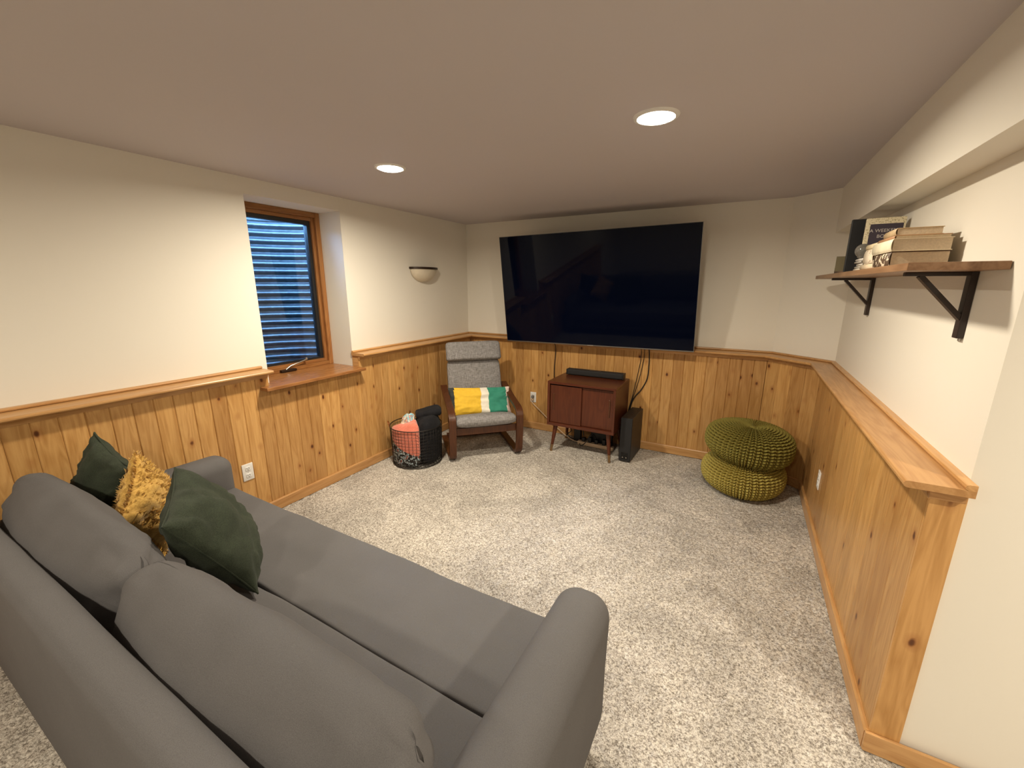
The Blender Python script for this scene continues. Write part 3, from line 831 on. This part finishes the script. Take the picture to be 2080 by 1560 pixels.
# ================================================================== TELEVISION
def build_tv():
    Wd=1.90; Hd=Wd/1.755
    tl=0.136; rl=0.011
    ex=Vector((1,0,0)); n=Vector((0,-1,0)); upv=Vector((0,0,1))*math.cos(tl)+n*math.sin(tl)
    e2=ex*math.cos(rl)+upv*math.sin(rl); u2=upv*math.cos(rl)-ex*math.sin(rl); nn=e2.cross(u2)
    b=Vector((1.646,-0.254,1.035))
    t=empty('television',(0,0,0),0,'large black flat television tilted forward on the far wall','television')
    t.matrix_world=Matrix(((e2.x,-nn.x,u2.x,b.x),(e2.y,-nn.y,u2.y,b.y),(e2.z,-nn.z,u2.z,b.z),(0,0,0,1)))
    # local: x right, y away from the viewer, z up
    h=Wd/2
    box('screen',(-h+0.004,-0.001,0.012),(h-0.004,0.006,Hd-0.004),M['screen'],t,0.001)
    bm=bmesh.new(); bm_box(bm,(-h,0.0015,0.0),(h,0.026,0.012),0.002); bm_box(bm,(-h,0.0015,Hd-0.004),(h,0.026,Hd),0.001)
    bm_box(bm,(-h,0.0015,0.012),(-h+0.004,0.026,Hd-0.004)); bm_box(bm,(h-0.004,0.0015,0.012),(h,0.026,Hd-0.004))
    from_bm('bezel',bm,M['tv_metal'],t,True,35)
    box('back_cover',(-h+0.004,0.006,0.004),(h-0.004,0.026,Hd-0.004),M['black_plastic'],t)
    box('electronics_housing',(-0.62,0.026,0.06),(0.62,0.062,0.52),M['black_plastic'],t,0.012)
    box('badge',(-0.03,-0.002,0.0035),(0.03,0.0015,0.0085),M['chrome'],t)
    for x in (-0.2,0.2): box('mount_arm',(x-0.02,0.026 if x else 0,0.25),(x+0.02,0.075,0.85),M['black_metal'],t,0.003)
    # wall plate of the tilting mount
    o=box('wall_plate',(1.30,-0.02,1.42),(2.0,-0.001,1.68),M['black_metal'],None,0.004)
    o.parent=t; o.matrix_parent_inverse=t.matrix_world.inverted()
    for x in (1.45,1.85):
        o=tube('mount_strut',[(x,-0.015,1.55),(x,-0.215,1.60)],0.016,M['black_metal'],t); o.matrix_parent_inverse=t.matrix_world.inverted()
build_tv()

# ================================================================== CABINET
def build_cabinet():
    x0,x1,yf,yb,z0,z1=1.362,2.030,-0.635,-0.150,0.283,0.725
    cx,cy=(x0+x1)/2,(yf+yb)/2
    t=empty('record_cabinet',(cx,cy,0),0,'small red-brown wooden cabinet with two sliding doors on tapered legs','cabinet')
    def B(name,lo,hi,mat,bev=0.003,par=t):
        return box(name,(lo[0]-cx,lo[1]-cy,lo[2]),(hi[0]-cx,hi[1]-cy,hi[2]),mat,par,bev)
    th=0.024
    B('top_panel',(x0,yf,z1-th),(x1,yb,z1),M['teak'])
    B('bottom_panel',(x0,yf,z0),(x1,yb,z0+th+0.004),M['teak'])
    B('side_panel',(x0,yf,z0+th+0.004),(x0+th,yb,z1-th),M['teak_z']); B('side_panel',(x1-th,yf,z0+th+0.004),(x1,yb,z1-th),M['teak_z'])
    B('back_panel',(x0+th,yb-0.01,z0+th),(x1-th,yb,z1-th),M['teak_z'],0)
    mid=(x0+x1)/2+0.005
    for a,b,dy in ((x0+th+0.002,mid+0.002,0.002),(mid-0.02,x1-th-0.002,0.020)):
        d=B('sliding_door',(a,yf+0.016+dy,z0+th+0.007),(b,yf+0.027+dy,z1-th-0.012),M['teak_z'],0.002)
        hx=a+0.035 if dy<0.01 else b-0.035
        bm=bmesh.new()
        M2=Matrix.Translation((hx-cx,yf+0.0162+dy-cy,0.52))
        V,Fc=soft_box(0.008,0.006,0.085,0.0055,3,(2,1,8))
        from_py('finger_pull',V,Fc,M['bent'],d,True).matrix_local=M2
        bm.free()
    for sx in (-1,1):
        for sy in (-1,1):
            px=cx+sx*((x1-x0)/2-0.07); py=cy+sy*((yb-yf)/2-0.07)
            top=Vector((px-cx,py-cy,z0)); bot=Vector((px+sx*0.035-cx,py+sy*0.03-cy,0.0))
            f=lambda k: bot+(top-bot)*k
            leg=tube('leg',[f(0.24),f(0.5),f(0.8),f(1.0)],0.0145,M['teak_z'],t,14,False,0.0235)
            tube('ferrule',[f(0.035),f(0.25)],0.0115,M['brass'],leg,12,False,0.0148)
            tube('foot_glide',[f(0.0),f(0.04)],0.0135,M['brass'],leg,12)
build_cabinet()

# sound bar on the cabinet
def build_soundbar():
    t=empty('soundbar',(1.705,-0.235,0.7255),math.radians(0.8),'black sound bar lying on top of the red-brown cabinet','speaker')
    V,Fc=soft_box(0.287,0.045,0.028,0.012,4,(12,4,3)); put('body',(V,Fc),M['black_cloth'],t,(0,0,0.033))
    for s in (-1,1): put('end_cap',soft_box(0.006,0.046,0.029,0.005,3,2),M['black_plastic'],t,(s*0.288,0,0.033))
    box('control_strip',(-0.06,-0.02,0.0608),(0.06,0.015,0.0622),M['black_plastic'],t)
    for s in (-0.22,0.22): box('rubber_foot',(s-0.02,-0.03,0.0),(s+0.02,0.03,0.0055),M['black_plastic'],t)
build_soundbar()
def build_sub():
    x0,x1,yf,yb,h=2.062,2.172,-0.520,-0.115,0.430; cx,cy=(x0+x1)/2,(yf+yb)/2
    t=empty('subwoofer',(cx,cy,0),math.radians(-1.0),'tall narrow black subwoofer standing on the carpet right of the cabinet','speaker')
    hx,hy=(x1-x0)/2,(yb-yf)/2
    box('body',(-hx,-hy+0.008,0.008),(hx,hy,h),M['black_plastic'],t,0.006)
    box('front_grille',(-hx+0.003,-hy,0.010),(hx-0.003,-hy+0.009,h-0.004),M['black_cloth'],t,0.004)
    lp=box('logo_plate',(-0.032,-hy-0.002,0.030),(0.030,-hy+0.001,0.095),plain('gloss_black',(0.004,0.004,0.005),0.1),t,0.001)
    for x in (-0.021,0.012): box('logo_mark',(x,-hy-0.0028,0.041),(x+0.010,-hy-0.0019,0.051),M['chrome'],lp)
    for sx in (-1,1):
        for sy in (-1,1): box('foot',(sx*hx*0.7-0.01,sy*hy*0.85-0.01,0.0),(sx*hx*0.7+0.01,sy*hy*0.85+0.01,0.009),M['black_plastic'],t)
build_sub()

# ------------------------------------------------------------------ cords and power strip
def cord(name,pts,r,mat,label,group=None,n=8):
    o=tube(name,smooth_path(pts,n),r,mat,None,7); tag(o,label,'cable',group); return o
wl=-0.088
cord('power_cable',[(1.225,-0.20,1.045),(1.215,-0.12,0.99),(1.205,wl,0.90),(1.195,wl,0.70),(1.215,wl,0.45),(1.30,-0.11,0.22),(1.40,-0.13,0.03)],0.0042,M['black_plastic'],'thin black cable hanging from the television behind the cabinet, left end')
cord('video_cable',[(2.125,-0.20,1.06),(2.120,-0.13,1.0),(2.110,wl,0.90),(2.085,wl,0.72),(2.055,-0.10,0.52),(2.030,-0.105,0.40),(1.990,-0.112,0.18)],0.0032,M['black_plastic'],'leftmost thin black cable hanging from the right half of the television','cables below the television')
cord('video_cable',[(2.155,-0.20,1.06),(2.150,-0.13,1.0),(2.138,wl,0.90),(2.105,wl,0.70),(2.068,-0.10,0.54),(2.036,-0.100,0.40),(2.000,-0.105,0.16)],0.0032,M['black_plastic'],'middle thin black cable hanging from the right half of the television','cables below the television')
cord('power_cable',[(2.195,-0.20,1.06),(2.194,-0.13,1.0),(2.192,wl,0.88),(2.185,wl,0.73),(2.135,wl,0.61),(2.080,-0.10,0.53),(2.045,-0.103,0.42),(2.020,-0.108,0.20)],0.0055,M['black_plastic'],'thick black cable bending left below the right half of the television','cables below the television')
cord('extension_cord',[(0.938,-0.098,0.372),(0.938,-0.135,0.358),(0.960,-0.15,0.33),(1.06,-0.15,0.25),(1.20,-0.16,0.145),(1.36,-0.20,0.055),(1.50,-0.27,0.022),(1.575,-0.285,0.020)],0.0052,M['beige_cord'],'beige extension cord running from the wall outlet to under the cabinet')
def build_strip():
    t=empty('power_strip',(1.76,-0.29,0.0),math.radians(-2),'beige power strip full of black plugs under the cabinet','power strip')
    put('body',soft_box(0.19,0.026,0.019,0.006,3,3),M['beige_cord'],t,(0,0,0.020))
    for k,x in enumerate((-0.13,-0.06,0.01,0.09,0.15)):
        p=put('plug',soft_box(0.017,0.020,0.030 if k%2 else 0.022,0.006,3,2),M['black_plastic'],t,(x,0.004,0.066 if k%2 else 0.058))
build_strip()
for k,(pts,lab) in enumerate((
   ([(1.63,-0.285,0.10),(1.60,-0.25,0.19),(1.55,-0.22,0.15),(1.53,-0.20,0.03),(1.50,-0.14,0.02)],'black cord looping down left of the power strip'),
   ([(1.77,-0.285,0.09),(1.74,-0.36,0.16),(1.68,-0.40,0.06),(1.62,-0.36,0.016),(1.58,-0.22,0.016),(1.66,-0.14,0.02)],'black cord looped in front of the power strip'),
   ([(1.85,-0.285,0.10),(1.86,-0.22,0.22),(1.92,-0.18,0.24),(1.97,-0.15,0.12),(2.0,-0.12,0.03)],'black cord rising at the right of the power strip'),
   ([(1.44,-0.12,0.24),(1.43,-0.16,0.16),(1.46,-0.20,0.10),(1.43,-0.22,0.06),(1.47,-0.22,0.02),(1.55,-0.17,0.015)],'black cord kinked behind the left front leg of the cabinet'))):
    cord('loose_cord',pts,0.0045,M['black_plastic'],lab,'cords under the cabinet')
o=box('power_adapter',(-0.035,-0.03,0),(0.035,0.03,0.17),M['black_plastic'],None,0.006); o.location=(1.545,-0.225,0.0); tag(o,'upright black power adapter under the cabinet, left of the power strip','power adapter')
o=box('router_box',(-0.11,-0.03,0),(0.11,0.03,0.15),M['black_plastic'],None,0.006); o.location=(1.80,-0.205,0.0); tag(o,'low black box behind the power strip under the cabinet','media box')

# ================================================================== OUTLETS
def outlet(loc,rz,label,used=False):
    t=empty('wall_outlet',loc,rz,label,'outlet','white duplex outlets')
    put('cover_plate',soft_box(0.0365,0.0032,0.060,0.003,2,3),M['white_plastic'],t,(0,-0.0028,0))
    for s in (-1,1):
        f=put('socket_face',soft_box(0.0165,0.0025,0.0150,0.002,2,3),M['white_plastic'],t,(0,-0.0065,s*0.0245))
        for x in (-0.0065,0.0065): box('slot',(x-0.0014,-0.0030,-0.002),(x+0.0014,-0.0022,0.008),M['slot'],f)
        box('ground_slot',(-0.0024,-0.0030,-0.0105),(0.0024,-0.0022,-0.006),M['slot'],f)
    lathe('screw',[(0.0,0.0012),(0.003,0.0008),(0.0034,0.0)],M['chrome'],t,12).matrix_local=Matrix.Translation((0,-0.0058,0))@Matrix.Rotation(math.radians(90),4,'X')
    if used:
        put('plug',soft_box(0.013,0.014,0.012,0.004,2,2),M['beige_cord'],t,(-0.001,-0.021,-0.024))
        put('plug',soft_box(0.013,0.016,0.014,0.004,2,2),plain('grey_plug',(0.18,0.17,0.16),0.5),t,(0.003,-0.023,0.010))
    return t
F0=FW+0.0005
outlet((F0,-2.787,0.368),math.radians(90),'white wall outlet on the pine boards below the window ledge, beside the sofa')
outlet((0.940,-F0,0.375),0,'white wall outlet with a beige plug, between lounge chair and cabinet',True)
outlet((XU-F0,-1.005,0.368),math.radians(-90),'white wall outlet on the right half wall, beside the poufs')

# ================================================================== SCONCE
def build_sconce():
    t=empty('wall_sconce',(0.0,-0.80,1.655),0,'unlit frosted half-bowl wall sconce with a dark metal rim left of the television','wall lamp')
    R,Hh=0.185,0.135; n=24; V=[];Fc=[];m=12
    for i in range(n+1):
        a=-math.pi/2+math.pi*i/n
        for j in range(m+1):
            ph=math.pi/2*j/m; r=math.sin(ph)**0.85; z=Hh*(1-math.cos(ph))
            V.append((0.004+0.115*r*math.cos(a),R*r*math.sin(a),z))
    for i in range(n):
        for j in range(m):
            q=i*(m+1)+j; Fc.append((q,q+m+1,q+m+2,q+1))
    bm=bmesh.new(); vs=[bm.verts.new(v) for v in V]
    for f in Fc:
        try: bm.faces.new([vs[i] for i in f])
        except ValueError: pass
    bmesh.ops.remove_doubles(bm,verts=bm.verts,dist=1e-5)
    o=from_bm('glass_bowl',bm,M['frost'],t,True); md=o.modifiers.new('thick','SOLIDIFY'); md.thickness=0.005
    path=[(0.004+0.119*math.cos(-math.pi/2+math.pi*i/n),0.190*math.sin(-math.pi/2+math.pi*i/n),Hh) for i in range(n+1)]
    parts=[]
    V=[];Fc=[]
    for i,pnt in enumerate(path):
        d=Vector((pnt[0]-0.004,pnt[1],0)).normalized()
        for a,b in ((-0.004,-0.010),(0.005,-0.010),(0.005,0.010),(-0.004,0.010)): V.append(Vector(pnt)+d*a+Vector((0,0,b)))
    for i in range(n):
        for k in range(4): Fc.append((i*4+k,i*4+(k+1)%4,(i+1)*4+(k+1)%4,(i+1)*4+k))
    Fc.append((3,2,1,0)); Fc.append(tuple(n*4+k for k in range(4)))
    from_py('rim_band',V,Fc,M['bronze'],t,True,40)
    box('back_plate',(0.0005,-0.07,0.02),(0.006,0.07,0.12),M['bronze'],t,0.002)
build_sconce()

# ================================================================== KNITTED POUFS
def knit_mat(name,c):
    t=NT(name); t.set(Roughness=0.95); t.b.inputs['Specular IOR Level'].default_value=0.1
    v=t.coords(); n=t.noise(v,260,3,0.6)
    t.col(t.ramp(n,[(0.3,[x*0.72 for x in c]),(0.7,[min(1,x*1.18) for x in c])])); t.bump(n,0.3,0.002)
    return t.m
def pouf(loc,R,H,rot,mat,label,seed,e=0.62,ez=0.80):
    cols=42; na=cols*13; nv=320; rows=21
    uu=np.linspace(0,2*math.pi,na,endpoint=False)
    td=np.linspace(-math.pi/2,math.pi/2,6001)
    dr=R*np.abs(np.cos(td))**e; dz=H/2*np.sign(np.sin(td))*np.abs(np.sin(td))**ez; dr[0]=dr[-1]=0.0
    L=np.concatenate([[0],np.cumsum(np.hypot(np.diff(dr),np.diff(dz)))]); vv=np.linspace(0,1,nv)
    pr=np.interp(vv*L[-1],L,dr); pz=np.interp(vv*L[-1],L,dz); th=np.arctan2(pz/(H/2),pr/R)
    U,Vv=np.meshgrid(uu,vv,indexing='ij'); rad=np.broadcast_to(pr,U.shape); zz=np.broadcast_to(pz,U.shape)
    # arc length along the profile drives the stitch rows
    ds=np.sqrt(np.diff(pr)**2+np.diff(pz)**2); sl=np.concatenate([[0],np.cumsum(ds)]); sl/=sl[-1]
    SL=np.broadcast_to(sl,U.shape)
    c=U/(2*math.pi)*cols; a=c-np.floor(c)                    # across one stitch column
    half=np.abs(a-0.5)*2                                     # 0 centre .. 1 column edge
    ph=SL*rows*1.6+half*0.62
    st=np.abs(np.sin(np.pi*ph))**0.85
    groove=np.sqrt(np.clip(1-half**4,0,1))*np.clip(half*5,0.25,1)
    h=0.034*(st**1.2*groove)-0.021
    fade=np.clip(rad/(R*0.30),0,1); h=h*fade
    dent=0.010*np.sin(3*U+seed)*np.cos(th)
    nr=rad+h*1.0+dent*fade; nz=zz+h*np.sin(th)*0.9
    nz=np.where(th>0,nz-0.018*np.exp(-(rad/(R*0.25))**2),nz)
    V=np.stack([nr*np.cos(U),nr*np.sin(U),nz],-1).reshape(-1,3)
    i,j=np.meshgrid(np.arange(na),np.arange(nv-1),indexing='ij'); A=(i*nv+j).ravel(); Bq=(((i+1)%na)*nv+j).ravel()
    Fc=np.stack([A,Bq,Bq+1,A+1],-1)
    me=bpy.data.meshes.new('knitted_pouf'); me.vertices.add(len(V)); me.vertices.foreach_set('co',V.ravel())
    me.loops.add(Fc.size); me.loops.foreach_set('vertex_index',Fc.ravel())
    me.polygons.add(len(Fc)); me.polygons.foreach_set('loop_start',np.arange(0,Fc.size,4)); me.polygons.foreach_set('loop_total',np.full(len(Fc),4))
    me.update(); me.validate()
    o=fin('knitted_pouf',me,mat,None,True); o.location=loc; o.rotation_euler=rot
    tag(o,label,'pouf','stacked knitted poufs')
    lathe('centre_knot',[(0.0,0.012),(0.018,0.010),(0.026,0.0),(0.0,-0.01)],mat,o,16).location=(0,0,H/2-0.020)
    return o
pouf((3.085,-0.555,0.133),0.298,0.262,(0,0,0.3),knit_mat('olive_knit_light',(0.40,0.325,0.085)),'lower yellowish olive knitted pouf standing on the carpet',0.4,0.42,0.95)
pouf((3.105,-0.530,0.393),0.312,0.290,(math.radians(3),math.radians(2),1.1),knit_mat('olive_knit_dark',(0.225,0.19,0.046)),'upper dark olive knitted pouf resting on the other pouf',2.1)

# ================================================================== WALL SHELF AND BOOKS
SX0,SX1,SZ0,SZ1=3.368,3.588,1.666,1.690
def build_shelf():
    t=empty('wall_shelf',(XU,-1.45,SZ0),0,'brown wooden plank shelf on two dark brackets on the right wall','shelf')
    def B(name,lo,hi,mat,bev=0.003,par=t): return box(name,(lo[0]-XU,lo[1]+1.45,lo[2]-SZ0),(hi[0]-XU,hi[1]+1.45,hi[2]-SZ0),mat,par,bev)
    B('plank',(SX0,-2.478,SZ0),(SX1,-0.45,SZ1),M['shelfw'])
    for y in (-2.275,-1.015):
        w=0.019
        br=B('bracket',(SX1-0.016,y-w,1.452),(SX1+0.001,y+w,SZ0-0.0005),M['black_metal'],0.002)
        B('bracket_arm',(SX0+0.045 if y<-2 else SX0+0.02,y-w*0.8,SZ0-0.0135),(SX1-0.01,y+w*0.8,SZ0-0.0005),M['black_metal'],0.002,t)
        V,Fc=strip_sweep([(SX0+0.085-XU,y+1.45,SZ0-0.012-SZ0),(SX1-0.012-XU,y+1.45,1.515-SZ0)],(0,1,0),w*1.5,0.014)
        from_py('bracket_brace',V,Fc,M['black_metal'],t)
        box('bolt',(SX1-0.004-XU,y-0.006+1.45,1.443-SZ0),(SX1+0.001-XU,y+0.006+1.45,1.452-SZ0),M['chrome'],t)
build_shelf()
PAGE=plain('book_pages',(0.66,0.55,0.40),0.85,var=0.10,vs=160,bump=0.4,bs=500)
def cover(name,c,var=0.08): return plain(name,c,0.5,var=var,vs=30)
def spine_print(name,base,ink,scale=60,thr=0.55):
    t=NT(name); v=t.coords(); n=t.noise(t.mapping(v,(1,0.5,1)),scale,2,0.5)
    t.col(t.ramp(n,[(thr-0.02,base),(thr+0.02,ink)])); t.set(Roughness=0.55); return t.m
def flat_book(x0,x1,y0,y1,z0,th,mat,label,rz=0.0,hard=True,name='book',spine=None):
    """book lying flat: spine towards the room (-x), tail of the pages towards the camera"""
    cx,cy=(x0+x1)/2,(y0+y1)/2; hx,hy=(x1-x0)/2,(y1-y0)/2
    t=empty(name,(cx,cy,z0),rz,label,'book','books on the wall shelf')
    c=0.0025 if hard else 0.0012; o=0.003 if hard else 0.0
    box('page_block',(-hx+0.004,-hy+o,c),(hx-o,hy-o,th-c),PAGE,t)
    box('back_cover',(-hx+0.002,-hy,0),(hx,hy,c),mat,t,0.0008); box('front_cover',(-hx+0.002,-hy,th-c),(hx,hy,th),mat,t,0.0008)
    n=6; V=[];Fc=[]
    for s in (-hy,hy):
        for k in range(n+1):
            a=-math.pi/2+math.pi*k/n; V.append((-hx+0.004-0.007*math.cos(a),s,th/2+th/2*math.sin(a)))
    for k in range(n): Fc.append((k,k+1,n+2+k,n+1+k))
    o2=from_py('spine',V,Fc,spine or mat,t,True); m=o2.modifiers.new('thick','SOLIDIFY'); m.thickness=0.0022
    return t
ZS=SZ1+0.0008
# near pile
flat_book(3.398,3.560,-2.130,-1.895,ZS,0.052,cover('brown_cover',(0.10,0.055,0.03)),'thick brown hardback, lowest of the near pile on the wall shelf',spine=spine_print('brown_spine_print',(0.10,0.06,0.035),(0.72,0.62,0.48)))
flat_book(3.392,3.556,-2.140,-1.885,ZS+0.0528,0.044,cover('cream_cover',(0.78,0.70,0.52)),'thick cream book in the middle of the near pile on the wall shelf',0.015)
flat_book(3.405,3.560,-2.105,-1.890,ZS+0.0976,0.014,cover('tan_cover',(0.42,0.23,0.12)),'thin tan book second from the top of the near pile on the wall shelf',0.01)
flat_book(3.415,3.545,-2.080,-1.895,ZS+0.1124,0.027,cover('kraft_cover',(0.52,0.38,0.22)),'small kraft-brown book on top of the near pile on the wall shelf',-0.03)
# middle pile
flat_book(3.402,3.54,-1.872,-1.655,ZS,0.024,cover('ivory_cover',(0.70,0.58,0.42)),'ivory paperback, lowest of the middle pile on the wall shelf',0.02,False)
flat_book(3.400,3.53,-1.868,-1.690,ZS+0.0248,0.060,cover('pale_peach_cover',(0.76,0.66,0.52)),'thick pale cream book on the middle pile of the wall shelf',-0.015,spine=spine_print('pale_spine_print',(0.78,0.68,0.54),(0.40,0.30,0.22),70,0.64))
flat_book(3.403,3.52,-1.865,-1.700,ZS+0.0856,0.022,cover('yellowed_cover',(0.66,0.55,0.36)),'yellowed paperback on top of the middle pile of the wall shelf',0.02,False)
# far pile of thin pale booklets
z=ZS
for k,(th,c) in enumerate(((0.012,(0.62,0.56,0.47)),(0.010,(0.52,0.49,0.44)),(0.012,(0.66,0.61,0.54)),(0.009,(0.50,0.47,0.43)),(0.012,(0.68,0.64,0.60)))):
    flat_book(3.405+0.004*(k%3),3.53,-1.63,-1.485,z,th,cover('booklet_cover_%d'%k,c),['lowest','second','third','fourth','topmost'][k]+' thin pale booklet of the far pile on the wall shelf',0.02*math.sin(k*2.1),False,'booklet'); z+=th+0.0008
# standing books
def standing(x0,x1,y,th,h,rz,cov,label,face=None):
    t=empty('standing_book',((x0+x1)/2,y,ZS),rz,label,'book','books on the wall shelf')
    hx=(x1-x0)/2; c=0.003
    box('page_block',(-hx+0.004,-th/2+c,0.003),(hx-0.003,th/2-c,h-0.003),PAGE,t)
    fc=box('front_cover',(-hx,-th/2,0),(hx,-th/2+c,h),cov,t,0.001); box('back_cover',(-hx,th/2-c,0),(hx,th/2,h),cov,t,0.001)
    sp=box('spine',(-hx-0.003,-th/2,0),(-hx+0.0035,th/2,h),cov,t,0.003)
    return t,fc,hx,h,th
floral=spine_print('floral_paper',(0.70,0.62,0.44),(0.38,0.32,0.18),150,0.58)
t,fc,hx,h,th=standing(3.428,3.572,-1.46,0.026,0.250,math.radians(-3),floral,'standing cream book with a dark title panel on the wall shelf')
pan=box('title_panel',(-hx+0.014,-th/2-0.0009,0.075),(hx-0.008,-th/2+0.0002,h-0.028),plain('plum_panel',(0.040,0.030,0.048),0.5),t)
for txt,z,s in (('A WEEKEND',h-0.066,0.0215),('BOOK',h-0.092,0.0215)):
    cu=bpy.data.curves.new('title_text','FONT'); cu.body=txt; cu.size=s; cu.align_x='CENTER'; cu.extrude=0.0003
    to=bpy.data.objects.new('tmp_text',cu); COL.objects.link(to); bpy.context.view_layer.update()
    me=bpy.data.meshes.new_from_object(to.evaluated_get(bpy.context.evaluated_depsgraph_get())); bpy.data.objects.remove(to)
    o=fin('title_text',me,plain('title_ink',(0.50,0.46,0.44),0.6),pan); o.matrix_local=Matrix.Translation((0.003,-th/2-0.0014,z))@Matrix.Rotation(math.radians(90),4,'X')
t,fc,hx,h,th=standing(3.395,3.575,-1.30,0.022,0.268,math.radians(-2),plain('black_cover',(0.010,0.011,0.014),0.5),'tall black book standing at the back of the wall shelf')
# glass globe ornament
g=lathe('glass_globe',[(0.0,0.0),(0.014,0.001),(0.018,0.004)]+[(0.032*math.cos(a),0.036+0.032*math.sin(a)) for a in [(-0.9+2.47*k/14) for k in range(15)]],plain('smoky_glass',(0.15,0.14,0.125),0.10,var=0.3,vs=25),None,28)
g.location=(3.418,-1.545,ZS+0.0592); tag(g,'small smoky glass globe beside the standing books on the wall shelf','ornament')
# small dark box and card at the far end
o=box('wooden_block',(-0.03,-0.03,0),(0.03,0.03,0.038),plain('dark_block',(0.09,0.05,0.025),0.5,var=0.2),None,0.003); o.location=(3.425,-1.02,ZS); tag(o,'small dark wooden block at the far end of the wall shelf','ornament')
flat_book(3.395,3.50,-1.26,-1.08,ZS,0.012,cover('brown_note_cover',(0.16,0.10,0.065)),'thin brown notebook lying below the tall black book on the wall shelf',0.03,False,'notebook')
o=box('greeting_card',(-0.05,-0.001,0),(0.05,0.001,0.085),plain('olive_card',(0.17,0.14,0.075),0.7),None); o.location=(3.435,-1.075,ZS+0.0125); o.rotation_euler=(math.radians(-8),0,math.radians(-6)); tag(o,'small olive card standing behind the tall black book','card')
